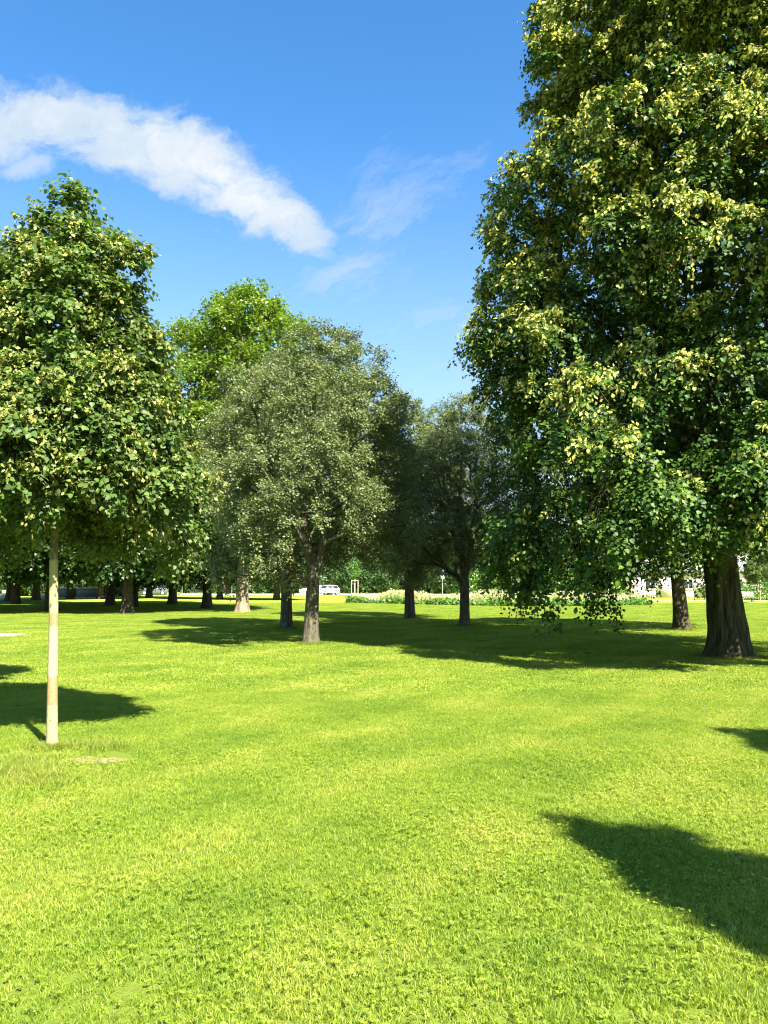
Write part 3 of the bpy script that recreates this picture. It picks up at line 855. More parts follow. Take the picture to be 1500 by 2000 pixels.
def sheet(name, poly, z, m, kind='structure'):
    n = len(poly)
    me = new_mesh(name, np.array([(p[0], p[1], z) for p in poly]), [n], list(range(n)))
    return link(name, me, m, kind=kind)
sheet('lawn', [(-1500, -300), (1500, -300), (1500, 2500), (-1500, 2500)], 0.0, M_lawn)

M_road = plain('road_asphalt', (0.24, 0.235, 0.23), 0.9, vary=0.2, scale=2.0)
M_path = plain('gravel_path', (0.27, 0.22, 0.19), 0.95, vary=0.35, scale=14.0)
M_kerb = plain('kerb_stone', (0.40, 0.39, 0.37), 0.9, vary=0.2)
# road crossing far behind, nearer on the left than on the right
def strip(name, pts, w, z, m):
    L = []; Rr = []
    for i, p in enumerate(pts):
        a = Vector(pts[max(0, i - 1)]); b_ = Vector(pts[min(len(pts) - 1, i + 1)])
        dd = (b_ - a).normalized(); nn = Vector((-dd.y, dd.x))
        L.append((p[0] + nn.x * w / 2, p[1] + nn.y * w / 2)); Rr.append((p[0] - nn.x * w / 2, p[1] - nn.y * w / 2))
    V = np.array([(q[0], q[1], z) for q in L + Rr]); n = len(pts)
    F = [[i, i + n, i + 1 + n, i + 1][::1] for i in range(n - 1)]
    me = new_mesh(name, V, [4] * (n - 1), [v for f in F for v in f])
    return link(name, me, m, kind='structure')
strip('road', [(-160, 118), (-60, 120), (-20, 123), (0, 124), (30, 118), (70, 108), (160, 100)], 7.0, 0.02, M_road)
strip('footpath', [(22, 78), (40, 75.0), (60, 73), (100, 72)], 2.6, 0.012, M_path)
def kerb(pts, zt=0.13):
    for i in range(len(pts) - 1):
        a = Vector((*pts[i], 0)); b_ = Vector((*pts[i + 1], 0)); dd = (b_ - a).normalized(); n = Vector((-dd.y, dd.x, 0)) * 0.09
        V = []
        for p in (a, b_):
            for sg in (-1, 1):
                for z in (-0.05, zt): V.append(tuple(p + n * sg + Vector((0, 0, z))))
        F = [(0, 1, 5, 4), (2, 6, 7, 3), (1, 3, 7, 5), (0, 2, 3, 1), (4, 5, 7, 6)]
        link('kerb', new_mesh('kerb', np.array(V), [4] * 5, [i_ for f in F for i_ in f]), M_kerb, kind='structure')
kerb([(-160, 114.35), (-60, 116.35), (-20, 119.35), (0, 120.35)])

# gravel patch on the far left
gp = [ground(*p) for p in ((-260, 1249), (-60, 1247), (20, 1244.5), (58, 1241), (66, 1239.2), (40, 1237.4), (-40, 1236.6), (-260, 1236))]
sheet('gravel_patch', gp, 0.012, M_path)
# dry spot beside the young tree
dryc = ground(172, 1488)
M_dry = plain('dry_thatch', (0.24, 0.18, 0.09), 1.0, vary=0.4, scale=30)
dp = []
for i in range(22):
    a = i / 22 * 2 * math.pi
    r = 1 + 0.25 * math.sin(3 * a + 1) + 0.15 * math.sin(7 * a)
    dp.append((dryc[0] + 0.30 * r * math.cos(a) + 0.10 * math.sin(a), dryc[1] + 0.17 * r * math.sin(a)))
sheet('dry_soil', dp, 0.008, M_dry)

# ------------------------------------------------------------------ lawn grass (instanced patches on points)
def grass_mat(name, k=1.0, trans=0.5):
    m, t, b = mat(name)
    g = t.node('ShaderNodeNewGeometry')
    c, f = lawn_color(t, g.outputs['Position'], k)
    a_ = t.node('ShaderNodeAttribute'); a_.attribute_name = 'var'
    v = a_.outputs['Fac']
    c = t.mix(1.0, c, t.ramp(v, [(0.0, (0.45, 0.58, 0.5)), (0.5, (0.95, 0.98, 0.9)), (0.9, (1.2, 1.15, 1.0)), (1.0, (1.75, 1.35, 2.6))]), 'MULTIPLY')
    t.l.new(c, b.inputs['Base Color'])
    b.inputs['Roughness'].default_value = 0.5
    b.inputs['Specular IOR Level'].default_value = 0.35
    tr = t.node('ShaderNodeBsdfTranslucent')
    t.l.new(t.mix(1.0, c, (1.15, 1.1, 0.6), 'MULTIPLY'), tr.inputs['Color'])
    ms = t.node('ShaderNodeMixShader'); ms.inputs[0].default_value = trans
    t.l.new(b.outputs[0], ms.inputs[1]); t.l.new(tr.outputs[0], ms.inputs[2])
    t.l.new(ms.outputs[0], t.n['Material Output'].inputs[0])
    return m
M_grass = grass_mat('grass_blade')

def blades(name, n, size, h0, h1, w, rng, lean=0.5, tuft=0.0):
    p = rng.uniform(-size / 2, size / 2, (n, 2))
    if tuft:
        cc = rng.uniform(-size / 2, size / 2, (n // 12 + 1, 2))
        p = cc[rng.integers(0, len(cc), n)] + rng.normal(0, tuft, (n, 2))
    th = rng.uniform(0, 2 * np.pi, n); h = rng.uniform(h0, h1, n)
    ln = rng.uniform(0.1, lean, n) * h * 1.6
    ww = w * rng.uniform(0.7, 1.3, n)
    fc = rng.uniform(0, 2 * np.pi, n)
    wx, wy = np.cos(fc) * ww / 2, np.sin(fc) * ww / 2
    lx, ly = np.cos(th) * ln, np.sin(th) * ln
    zero = np.zeros(n)
    v0 = np.stack([p[:, 0] - wx, p[:, 1] - wy, zero], 1); v1 = np.stack([p[:, 0] + wx, p[:, 1] + wy, zero], 1)
    v2 = np.stack([p[:, 0] + lx * .35 + wx * .8, p[:, 1] + ly * .35 + wy * .8, h * .62], 1); v3 = np.stack([p[:, 0] + lx * .35 - wx * .8, p[:, 1] + ly * .35 - wy * .8, h * .62], 1)
    v4 = np.stack([p[:, 0] + lx, p[:, 1] + ly, h * .95], 1)
    V = np.stack([v0, v1, v2, v3, v4], 1).reshape(-1, 3)
    F = np.array([0, 1, 2, 3, 3, 2, 4]); idx = (np.arange(n)[:, None] * 5 + F).ravel()
    return new_mesh(name, V, np.tile([4, 3], n), idx, np.repeat(rng.uniform(0, 1, n), 5))

def scatter(name, pts, meshes, m, smin, smax, kind='stuff', seed=0, tilt=0.0):
    src = bpy.data.collections.new(name + '_source')
    for me in meshes:
        me.materials.append(m)
        src.objects.link(bpy.data.objects.new(me.name, me))
    me = bpy.data.meshes.new(name)
    P3 = np.zeros((len(pts), 3)); P3[:, :2] = np.asarray(pts)[:, :2]; P3[:, 2] = 0.002
    me.vertices.add(len(pts)); me.vertices.foreach_set('co', P3.astype(np.float32).ravel()); me.update()
    ob = link(name, me, kind=kind)
    ng = bpy.data.node_groups.new(name, 'GeometryNodeTree')
    ng.interface.new_socket('Geometry', in_out='INPUT', socket_type='NodeSocketGeometry')
    ng.interface.new_socket('Geometry', in_out='OUTPUT', socket_type='NodeSocketGeometry')
    N = ng.nodes; Lk = ng.links
    gi = N.new('NodeGroupInput'); go = N.new('NodeGroupOutput')
    ip = N.new('GeometryNodeInstanceOnPoints'); ci_ = N.new('GeometryNodeCollectionInfo')
    ci_.inputs['Collection'].default_value = src
    ci_.inputs['Separate Children'].default_value = True; ci_.inputs['Reset Children'].default_value = True
    ip.inputs['Pick Instance'].default_value = True
    ri = N.new('FunctionNodeRandomValue'); ri.data_type = 'INT'; ri.inputs['Min'].default_value = 0; ri.inputs['Max'].default_value = len(meshes) - 1
    rv = N.new('FunctionNodeRandomValue'); rv.data_type = 'FLOAT_VECTOR'; rv.inputs['Min'].default_value = (-tilt, -tilt, 0); rv.inputs['Max'].default_value = (tilt, tilt, 6.283); rv.inputs['Seed'].default_value = seed + 3
    rs_ = N.new('FunctionNodeRandomValue'); rs_.data_type = 'FLOAT'; rs_.inputs[2].default_value = smin; rs_.inputs[3].default_value = smax; rs_.inputs['Seed'].default_value = seed + 7
    Lk.new(gi.outputs[0], ip.inputs['Points']); Lk.new(ci_.outputs[0], ip.inputs['Instance'])
    Lk.new(next(o_ for o_ in ri.outputs if o_.enabled), ip.inputs['Instance Index'])
    Lk.new(next(o_ for o_ in rv.outputs if o_.enabled), ip.inputs['Rotation'])
    Lk.new(next(o_ for o_ in rs_.outputs if o_.enabled), ip.inputs['Scale'])
    Lk.new(ip.outputs[0], go.inputs[0])
    md = ob.modifiers.new('scatter', 'NODES'); md.node_group = ng
    return ob

rng = np.random.default_rng(77)
def in_poly(p, poly):
    x, y = p; ins = False
    for i in range(len(poly)):
        x1, y1 = poly[i]; x2, y2 = poly[i - 1]
        if (y1 > y) != (y2 > y) and x < (x2 - x1) * (y - y1) / (y2 - y1) + x1: ins = not ins
    return ins
def field_pts(y0, y1, step, marg=1.5, slope=0.53):
    out = []
    for yv in np.arange(y0, y1, step):
        hw = yv * slope + marg
        for xv in np.arange(-hw, hw, step):
            p = (xv + rng.uniform(-.3, .3) * step, yv + rng.uniform(-.3, .3) * step)
            if in_poly(p, gp): continue
            out.append(p)
    return out
near_p = [p for p in field_pts(1.6, 12.0, 0.36) if math.hypot((p[0] - dryc[0]) / 0.30, (p[1] - dryc[1]) / 0.2) > 1 or rng.uniform() < 0.15]
near_m = [blades('grass_patch', 2900, 0.5, 0.010, 0.028, 0.0034, rng, 0.9, tuft=0.012) for _ in range(5)]
lg = scatter('lawn_grass', near_p, near_m, M_grass, 0.85, 1.2)
tag(lg, 'short mown bright green grass covering the near lawn', 'grass')
far_p = field_pts(11.5, 66.0, 0.85, 3.0)
far_m = [blades('grass_patch_far', 2600, 1.1, 0.012, 0.032, 0.0085, rng, 0.8, tuft=0.03) for _ in range(5)]
fg = scatter('distant_lawn_grass', far_p, far_m, M_grass, 0.9, 1.2, seed=5)
tag(fg, 'mown grass of the lawn running back under the trees', 'grass')

# clover and broad leaves in the turf
M_clover = grass_mat('clover_leaf', 0.92, 0.4)
def clover(name, n, size, rng):
    p = rng.uniform(-size / 2, size / 2, (n, 2)); z = rng.uniform(0.022, 0.038, n)
    base = rng.uniform(0, 6.28, n)
    P_, D_, N_, S_, V_ = [], [], [], [], []
    for j in range(3):
        a = base + j * 2.094
        P_.append(np.stack([p[:, 0], p[:, 1], z], 1)); D_.append(np.stack([np.cos(a), np.sin(a), rng.uniform(-.1, .5, n)], 1))
        N_.append(np.stack([rng.normal(0, .2, n), rng.normal(0, .2, n), np.ones(n)], 1)); S_.append(rng.uniform(0.008, 0.014, n)); V_.append(rng.uniform(0.2, 0.8, n))
    T = np.array([(0, 0, 0), (-.5, .55, .1), (-.3, 1.0, .05), (.3, 1.0, .05), (.5, .55, .1)], float)
    return leaves_mesh(name, np.concatenate(P_), np.concatenate(D_), np.concatenate(N_), np.concatenate(S_), np.concatenate(V_), (T, [(0, 4, 3, 2, 1)]))
cl_p = [p for p in field_pts(1.8, 7.5, 0.2, 0.8) if mnoise.noise(Vector((p[0] * 0.9, p[1] * 0.9, 4.0))) + 0.05 * (4.0 - p[1]) + 0.07 * p[0] > -0.15]
co_ = scatter('clover', cl_p, [clover('clover_patch', int(q_), 0.30, rng) for q_ in (6, 12, 16, 9, 26)], M_clover, 0.85, 1.15, seed=9)
tag(co_, 'patches of clover leaves in the nearest turf', 'clover')

# longer grass round the young trunk and the trees
M_long = grass_mat('long_grass_blade', 0.75, 0.4)
lp = []
for _ in range(150):
    x, y = ground(rng.normal(55, 45), rng.normal(1508, 14)); lp.append((x, y))
for _ in range(40):
    x, y = ground(rng.normal(200, 25), rng.normal(1458, 5)); lp.append((x, y))
for _ in range(46):
    a = rng.uniform(0, 6.28); r = rng.uniform(0.05, 0.2); lp.append((yx + r * math.cos(a), yy_ + r * math.sin(a)))
for (px_, py_, r0) in ((1422, 1283, 0.62), (606, 1258, 0.3), (559, 1229, 0.26), (907, 1223, 0.28), (801, 1209, 0.3), (1332, 1230, 0.36), (473, 1196, 0.65)):
    gx, gy = ground(px_, py_)
    for _ in range(60):
        a = rng.uniform(0, 6.28); r = r0 * rng.uniform(0.85, 1.25); lp.append((gx + r * math.cos(a), gy + r * math.sin(a)))
lo = scatter('long_grass', lp, [blades('long_grass_patch', 70, 0.16, 0.03, 0.085, 0.0035, rng, 0.9) for _ in range(4)], M_long, 0.7, 1.25, seed=12)
tag(lo, 'longer darker grass round the foot of the trunks', 'grass')

# ------------------------------------------------------------------ wildflower bed
M_mead = leaf_mat('meadow_stem', [(0.16, 0.24, 0.04), (0.30, 0.34, 0.09), (0.50, 0.44, 0.22)], (0.4, 0.38, 0.2), rough=0.7, trans=0.4, spec=0.2, tcol=(1.3, 1.2, 0.7), clump=0.15)
M_flow = leaf_mat('meadow_flower', [(0.40, 0.42, 0.16), (0.52, 0.49, 0.26), (0.52, 0.44, 0.34)], (0.7, 0.6, 0.5), rough=0.7, trans=0.3, spec=0.2, tcol=(1.1, 1.0, 0.9), clump=0.1)
def bed_front(x):     # depth of the front edge
    return 57.0 + max(0, 9.0 - x) ** 1.3 * 0.42 + max(0, x - 15) * 0.6
n = 15000
X = rng.uniform(-3.2, 20.5, n); front_ = np.array([bed_front(q) for q in X])
dep = rng.beta(1.0, 1.6, n) * 13
Yb = front_ + dep
ht = rng.uniform(0.30, 0.85, n) * np.clip(0.35 + dep / 2.5, 0.35, 1.15) * (0.85 + 0.25 * np.sin(X * 0.9) + 0.1 * np.sin(X * 2.3))
th = rng.uniform(0, 6.28, n)
pp = np.stack([X, Yb, np.zeros(n)], 1)
dd = np.stack([np.cos(th) * .25, np.sin(th) * .25, np.ones(n)], 1)
nn_ = np.stack([np.cos(th * 3), np.sin(th * 3), np.zeros(n)], 1)
bed = empty('wildflower_bed', (0, 0, 0))
tag(bed, 'long bed of tall pale wildflowers and grasses behind the two dark trunks', 'wildflowers')
link('stems', leaves_mesh('stems', pp, dd, nn_, ht * 1.1, np.clip(rng.normal(0.35, 0.2, n) + dep * 0.03, 0, 1), (np.array([(0, 0, 0), (-.035, .5, 0), (0, 1, 0), (.035, .5, 0)], float), [(0, 3, 2, 1)])), M_mead, bed, 'stuff')
sel = rng.uniform(0, 1, n) < np.clip(dep / 9, 0.04, 0.3)
k = int(sel.sum())
tips = pp[sel] + unit(dd[sel]) * (ht[sel] * 1.05)[:, None]
link('flower_heads', leaves_mesh('flower_heads', np.repeat(tips, 3, 0) + rng.normal(0, 0.03, (k * 3, 3)), rng.normal(0, 1, (k * 3, 3)), rng.normal(0, .5, (k * 3, 3)) + np.array([0, -.5, 1]), rng.uniform(0.05, 0.12, k * 3), rng.uniform(0, 1, k * 3), BLOT), M_flow, bed, 'stuff')
nf = 5200
Xf = rng.uniform(-3.4, 20.8, nf); Yf = np.array([bed_front(q) for q in Xf]) + rng.uniform(-0.4, 1.6, nf)
pf = np.stack([Xf, Yf, rng.uniform(0.03, 0.5, nf) * (0.75 + 0.35 * np.sin(Xf * 1.7))], 1)
link('edge_leaves', leaves_mesh('edge_leaves', pf, rng.normal(0, 1, (nf, 3)) + np.array([0, -.4, .2]), rng.normal(0, .5, (nf, 3)) + np.array([0, -.3, 1]), rng.uniform(0.10, 0.24, nf), rng.uniform(0, 1, nf), BLOT), M_leaf_hedge, bed, 'stuff')

# ------------------------------------------------------------------ hedges and shrubs
def shrub_mesh(name, lx, ly, lz, n, leaf, rng, boxy=False):
    p = rng.normal(0, 1, (n, 3)); p = unit(p)
    if boxy:
        p = p / np.max(np.abs(p), axis=1, keepdims=True)
    rad_ = 1 - 0.35 * rng.uniform(0, 1, n) ** 2
    if not boxy:
        rad_ *= 1 + 0.14 * np.sin(p[:, 0] * 6 + 1) + 0.12 * np.sin(p[:, 2] * 7) + 0.1 * np.sin(p[:, 1] * 9 + 2)
    else:
        rad_ = 1 - 0.12 * rng.uniform(0, 1, n)
    q = p * rad_[:, None] * np.array([lx / 2, ly / 2, lz / 2]) + np.array([0, 0, lz / 2])
    return leaves_mesh(name, q, p * .4 + rng.normal(0, .7, (n, 3)), p + rng.normal(0, .4, (n, 3)), leaf * rng.uniform(.7, 1.3, n), rng.uniform(0, 1, n), BLOT)
def shrub(name, x, y, lx, ly, lz, n, leaf, m, label, cat='bush', group=None, boxy=False, rz=0):
    r = empty(name, (x, y, 0), rz)
    tag(r, label, cat, group)
    link('foliage', shrub_mesh(name, lx, ly, lz, n, leaf, rng, boxy), m, r, 'stuff')
    tbx = Tubes()
    for s_ in np.linspace(-0.35, 0.35, 5):
        tbx.add([(s_ * lx, 0, -0.05), (s_ * lx * 1.05, 0.02, lz * 0.4), (s_ * lx * 1.15, 0, lz * 0.8)], [0.05, 0.035, 0.01], 5)
    link('stems', tbx.mesh(name + '_stems'), M_bark_red, r, 'stuff')
    return r
base_sh = shrub('shrub', at(560, 133), 133, 6.5, 4.0, 4.6, 2600, 0.30, M_leaf_dark, 'dark leafy shrub in the row beyond the road', group='shrubs beyond the road')
pxs = [-120, -60, 0, 60, 120, 180, 240, 300, 370, 440, 500, 620, 690, 750, 810, 870, 930]
for i, p_ in enumerate(pxs):
    d = 131 + (i % 3) * 3
    copy_tree(base_sh, (at(p_, d), d, 0), i * 1.3, 1.0 + 0.25 * math.sin(i * 2.1), 'dark leafy shrub in the row beyond the road', 'shrubs beyond the road')
for i, p_ in enumerate([-90, -55, -20, 10, 40, 75, 105, 150, 195, 225, 255]):  # shrub row added to darken the bright strip behind the planters
    d = 103 + (i % 3) * 2.5
    copy_tree(base_sh, (at(p_, d), d, 0), i * 1.1 + 0.5, 0.85 + 0.2 * math.sin(i * 1.7), 'dark shrub added to darken the background behind the concrete planters', 'shrubs added to darken the left background')
bsh = shrub('bright_shrub', at(1000, 84), 84, 5.0, 4.0, 4.2, 3200, 0.22, M_leaf_hedge, 'bright green shrub behind the wildflowers', group='bright shrubs behind the wildflowers')
for i, p_ in enumerate([925, 1060, 1120, 1185]):
    copy_tree(bsh, (at(p_, 86 + i), 86 + i, 0), i * 1.9 + 0.7, 0.95 + 0.15 * (i % 2), 'bright green shrub behind the wildflowers', 'bright shrubs behind the wildflowers')
shrub('clipped_hedge', at(1478, 79), 79, 5.6, 1.4, 1.75, 5200, 0.13, M_leaf_hedge, 'low clipped bright green hedge in front of the pale house', 'hedge', boxy=True)
shrub('round_bush', at(1388, 81), 81, 1.9, 1.5, 1.7, 1300, 0.14, M_leaf_hedge, 'small round green bush beside the pale wall, left of the big trunk')
sap = copy_tree(young, (at(1484, 67), 67, 0), 0.5, 0.95, 'small distant tree in front of the clipped hedge at the right edge')

# ------------------------------------------------------------------ boxes and other built things
class Box:
    def __init__(s): s.V = []; s.F = []
    def box(s, c, size, rot=None):
        n = len(s.V); hx, hy, hz = (k / 2 for k in size)
        for dx in (-hx, hx):
            for dy in (-hy, hy):
                for dz in (-hz, hz):
                    v = Vector((dx, dy, dz))
                    if rot: v = rot @ v
                    s.V.append(tuple(Vector(c) + v))
        s.F += [tuple(n + i for i in f) for f in ((0, 1, 3, 2), (4, 6, 7, 5), (0, 4, 5, 1), (2, 3, 7, 6), (1, 5, 7, 3), (0, 2, 6, 4))]
        return s
    def build(s, name, m, parent=None, bevel=0.0):
        me = new_mesh(name, np.array(s.V), [len(f) for f in s.F], [i for f in s.F for i in f])
        o = link(name, me, m, parent)
        if bevel:
            md = o.modifiers.new('bevel', 'BEVEL'); md.width = bevel; md.segments = 2
        return o
def tube_obj(name, pts, r, m, parent, sides=8):
    tb_ = Tubes(); tb_.add(pts, [r] * len(pts) if not isinstance(r, (list, tuple)) else r, sides)
    return link(name, tb_.mesh(name), m, parent)

M_conc = plain('concrete', (0.13, 0.12, 0.105), 0.9, vary=0.25, scale=3)
M_rim = plain('pale_concrete_rim', (0.45, 0.43, 0.38), 0.9, vary=0.2, scale=3)
M_wall = plain('pale_pink_render', (0.72, 0.60, 0.54), 0.9, vary=0.06, scale=1.5)
M_rooft = plain('grey_roof', (0.28, 0.27, 0.27), 0.8, vary=0.2, scale=3)
M_metal = plain('galvanised_metal', (0.45, 0.46, 0.47), 0.45, 0.6, vary=0.1)
M_white = plain('white_paint', (0.80, 0.80, 0.79), 0.3)
M_dkmetal = plain('dark_metal', (0.05, 0.055, 0.06), 0.5, 0.4)
M_wood = plain('pale_stake_wood', (0.50, 0.40, 0.27), 0.85, vary=0.25, scale=9)
M_blue = plain('sign_blue', (0.05, 0.16, 0.50), 0.4)
M_glass = plain('dark_glass', (0.02, 0.025, 0.03), 0.08)
M_tyre = plain('tyre_rubber', (0.02, 0.02, 0.02), 0.85)
M_red = plain('red_cloth', (0.62, 0.03, 0.05), 0.8)
M_black = plain('dark_cloth', (0.02, 0.022, 0.03), 0.9)
M_skin = plain('skin', (0.45, 0.27, 0.19), 0.6)
M_hair = plain('brown_hair', (0.05, 0.03, 0.02), 0.7)
M_helmet = plain('white_helmet', (0.7, 0.7, 0.7), 0.35)
M_greycar = plain('silver_grey_paint', (0.16, 0.17, 0.19), 0.3, 0.5)
M_taill = plain('red_tail_lamp', (0.45, 0.02, 0.02), 0.25)
M_headl = plain('clear_lamp', (0.7, 0.72, 0.75), 0.1)

# planters under the trees on the left
def planter(px, d, w, label):
    r = empty('planter', (at(px, d), d, 0)); tag(r, label, 'planter', 'concrete planters under the trees')
    bx_ = Box(); h = 1.05
    bx_.box((0, -0.55, h / 2), (w, 0.10, h)); bx_.box((0, 0.55, h / 2), (w, 0.10, h))
    bx_.box((-w / 2 + .05, 0, h / 2), (0.10, 1.0, h)); bx_.box((w / 2 - .05, 0, h / 2), (0.10, 1.0, h)); bx_.build('trough', M_conc, r)
    rm = Box(); rm.box((0, -0.58, h + 0.06), (w + .14, 0.2, 0.12)); rm.box((0, 0.58, h + 0.06), (w + .14, 0.2, 0.12))
    rm.box((-w / 2, 0, h + 0.06), (0.14, 0.96, 0.12)); rm.box((w / 2, 0, h + 0.06), (0.14, 0.96, 0.12)); rm.build('rim', M_rim, r)
    sb = Box(); sb.box((0, 0, h - 0.08), (w - .2, 1.0, 0.1)); sb.build('soil', plain('dark_soil', (0.05, 0.035, 0.02), 1), r)
planter(133, 97, 2.0, 'shorter concrete planter with pale rim just right of the pale young trunk')
planter(173, 97, 2.6, 'longer concrete planter with pale rim further right under the dark trees')

def bench(px, d, rz, label):
    r = empty('park_bench', (at(px, d), d, 0), rz); tag(r, label, 'bench')
    for i in range(4): Box().box((0, -0.2 + i * 0.13, 0.45), (1.8, 0.10, 0.04)).build('seat_slat', M_rim, r)
    for i in range(3): Box().box((0, 0.30 + i * 0.03, 0.58 + i * 0.14), (1.8, 0.03, 0.10)).build('back_slat', M_rim, r)
    for s_ in (-0.7, 0.7):
        b_ = Box(); b_.box((s_, -0.18, 0.22), (0.06, 0.06, 0.42)); b_.box((s_, 0.26, 0.22), (0.06, 0.06, 0.42)); b_.box((s_, 0.04, 0.41), (0.05, 0.5, 0.04)); b_.box((s_, 0.36, 0.68), (0.05, 0.04, 0.52))
        b_.build('leg', M_dkmetal, r)
bench(20, 92, 0.3, 'park bench with pale slats in deep shade at the far left')
bench(1452, 70, -0.15, 'pale park bench on the gravel path in front of the clipped hedge')

# road signs, lamps
def sign_pole(px, d, h, kind_, label, cat):
    r = empty('road_sign' if kind_ == 'sign' else 'street_lamp', (at(px, d), d, 0)); tag(r, label, cat)
    if kind_ == 'sign':
        tube_obj('pole', [(0, 0, -0.05), (0, 0, h)], 0.05, M_metal, r)
        def disc(z, rad_, m, nm, y):
            V = [(rad_ * math.cos(a), y, z + rad_ * math.sin(a)) for a in np.linspace(0, 2 * math.pi, 24, endpoint=False)] + [(rad_ * math.cos(a), y - 0.02, z + rad_ * math.sin(a)) for a in np.linspace(0, 2 * math.pi, 24, endpoint=False)]
            F = [tuple(range(23, -1, -1))[::-1], tuple(range(24, 48))] + [(i, (i + 1) % 24, 24 + (i + 1) % 24, 24 + i) for i in range(24)]
            link(nm, new_mesh(nm, np.array(V), [len(f) for f in F], [i for f in F for i in f]), m, r)
        disc(h - 0.30, 0.32, M_white, 'sign_plate', -0.06); disc(h - 0.30, 0.26, M_blue, 'sign_face', -0.085)
        Box().box((0, -0.07, h - 0.92), (0.5, 0.03, 0.42)).build('lower_sign_plate', M_white, r)
    else:
        tube_obj('pole', [(0, 0, -0.05), (0, 0, h * 0.5), (0, 0, h - 0.3), (0.12, 0, h - 0.05), (0.4, 0, h + 0.05)], [0.07, 0.055, 0.045, 0.04, 0.035], M_metal, r)
        Box().box((0.62, 0, h + 0.05), (0.55, 0.2, 0.10)).build('lamp_head', M_white, r, 0.02)
    return r
sign_pole(453, 116, 3.2, 'sign', 'tall road sign with round blue face and white plate right of the person in red', 'sign')
sign_pole(356, 117, 2.9, 'sign', 'round road sign on a thin pole in the shade near the cyclist', 'sign')
sign_pole(864, 100, 3.4, 'sign', 'round road sign on a thin pole above the wildflowers between two dark trunks', 'sign')
sign_pole(628, 136, 2.75, 'lamp', 'small pale street lamp sticking up behind the white car', 'lamp')

# staked saplings
def staked(px, d, label, h=2.2):
    r = empty('staked_sapling', (at(px, d), d, 0)); tag(r, label, 'young tree')
    for q in ((-0.45, -0.3), (0.45, -0.3), (0.0, 0.45)):
        tube_obj('stake', [(q[0], q[1], -0.05), (q[0], q[1], h)], 0.05, M_wood, r)
    fr = Box()
    fr.box((0, -0.3, h - 0.08), (1.0, 0.05, 0.09)); fr.build('cross_rail', M_wood, r)
    tube_obj('trunk', [(0, 0, -0.05), (0, 0, 1.6), (0.03, 0, 3.4)], [0.07, 0.06, 0.02], M_rim, r)
    nn2 = 900
    p = unit(rng.normal(0, 1, (nn2, 3))) * (rng.uniform(0, 1, nn2) ** 0.4)[:, None] * np.array([1.15, 1.15, 1.5]) + np.array([0, 0, 3.9])
    link('crown', leaves_mesh('sapling_crown', p, rng.normal(0, 1, (nn2, 3)), rng.normal(0, .5, (nn2, 3)) + np.array([0, -.2, 1]), rng.uniform(.12, .22, nn2), rng.uniform(0, 1, nn2), BLOT), M_leaf_hedge, r, 'stuff')
staked(693, 108, 'young tree held by pale wooden stakes at the left end of the wildflowers')
staked(968, 84, 'young tree with pale stakes behind the wildflowers right of the dark trunk', 2.6)

# pale house, fence and path on the right
hx_, hy_ = at(1330, 92), 92
house = empty('house', (hx_, hy_, 0), -0.05); tag(house, 'low pale pink house with grey roof seen under the big lime', 'house')
Wd, Hh = 19.0, 3.0
wb = Box()
wins = [(-7.2, 1.2), (-3.6, 1.2), (0.8, 1.2), (6.6, 1.2)]
# wall built round the window openings
xs = [-Wd / 2]
for wx, ww in wins: xs += [wx - ww / 2, wx + ww / 2]
xs.append(Wd / 2)
for i in range(0, len(xs), 2):
    wb.box(((xs[i] + xs[i + 1]) / 2, 0, Hh / 2), (xs[i + 1] - xs[i], 0.3, Hh))
for wx, ww in wins:
    wb.box((wx, 0, 0.5), (ww, 0.3, 1.0)); wb.box((wx, 0, (2.2 + Hh) / 2), (ww, 0.3, Hh - 2.2))
wb.box((-Wd / 2 + .15, 4.15, Hh / 2), (0.3, 8.0, Hh)); wb.box((Wd / 2 - .15, 4.15, Hh / 2), (0.3, 8.0, Hh)); wb.box((0, 8.3, Hh / 2), (Wd, 0.3, Hh))
wb.build('wall', M_wall, house)
for wx, ww in wins:
    f = Box(); f.box((wx, -0.05, 1.03), (ww, 0.1, 0.06)); f.box((wx, -0.05, 2.17), (ww, 0.1, 0.06)); f.box((wx - ww / 2 + .03, -0.05, 1.6), (0.06, 0.1, 1.08)); f.box((wx + ww / 2 - .03, -0.05, 1.6), (0.06, 0.1, 1.08)); f.box((wx, -0.05, 1.6), (0.05, 0.08, 1.08))
    wf = f.build('window', M_white, house)
    Box().box((wx, 0.02, 1.6), (ww - .12, 0.02, 1.08)).build('pane', M_glass, wf)
    Box().box((wx, -0.2, 0.98), (ww + .2, 0.14, 0.05)).build('sill', M_rim, wf)
V = np.array([(-Wd / 2 - .5, -0.7, Hh), (Wd / 2 + .5, -0.7, Hh), (Wd / 2 + .5, 9.0, Hh), (-Wd / 2 - .5, 9.0, Hh), (-Wd / 2 - .5, 4.15, Hh + 2.6), (Wd / 2 + .5, 4.15, Hh + 2.6)])
F = [(0, 1, 5, 4), (2, 3, 4, 5), (0, 4, 3), (1, 2, 5), (3, 2, 1, 0)]
link('roof', new_mesh('roof', V, [len(f) for f in F], [i for f in F for i in f]), M_rooft, house)
Box().box((5, 5.2, Hh + 2.5), (0.7, 0.7, 1.4)).build('chimney', M_conc, house)

fence = empty('fence', (at(1230, 84), 84, 0)); tag(fence, 'thin dark metal fence in front of the pale house', 'fence')
L_ = 11.5
nposts = 6
for i in range(nposts):
    tube_obj('post', [(i * L_ / (nposts - 1), 0, -0.05), (i * L_ / (nposts - 1), 0, 1.55)], 0.035, M_dkmetal, fence, 6)
for z_ in (1.45, 0.2):
    tube_obj('rail', [(0.0, -0.05, z_), (L_, -0.05, z_)], 0.022, M_dkmetal, fence, 6)

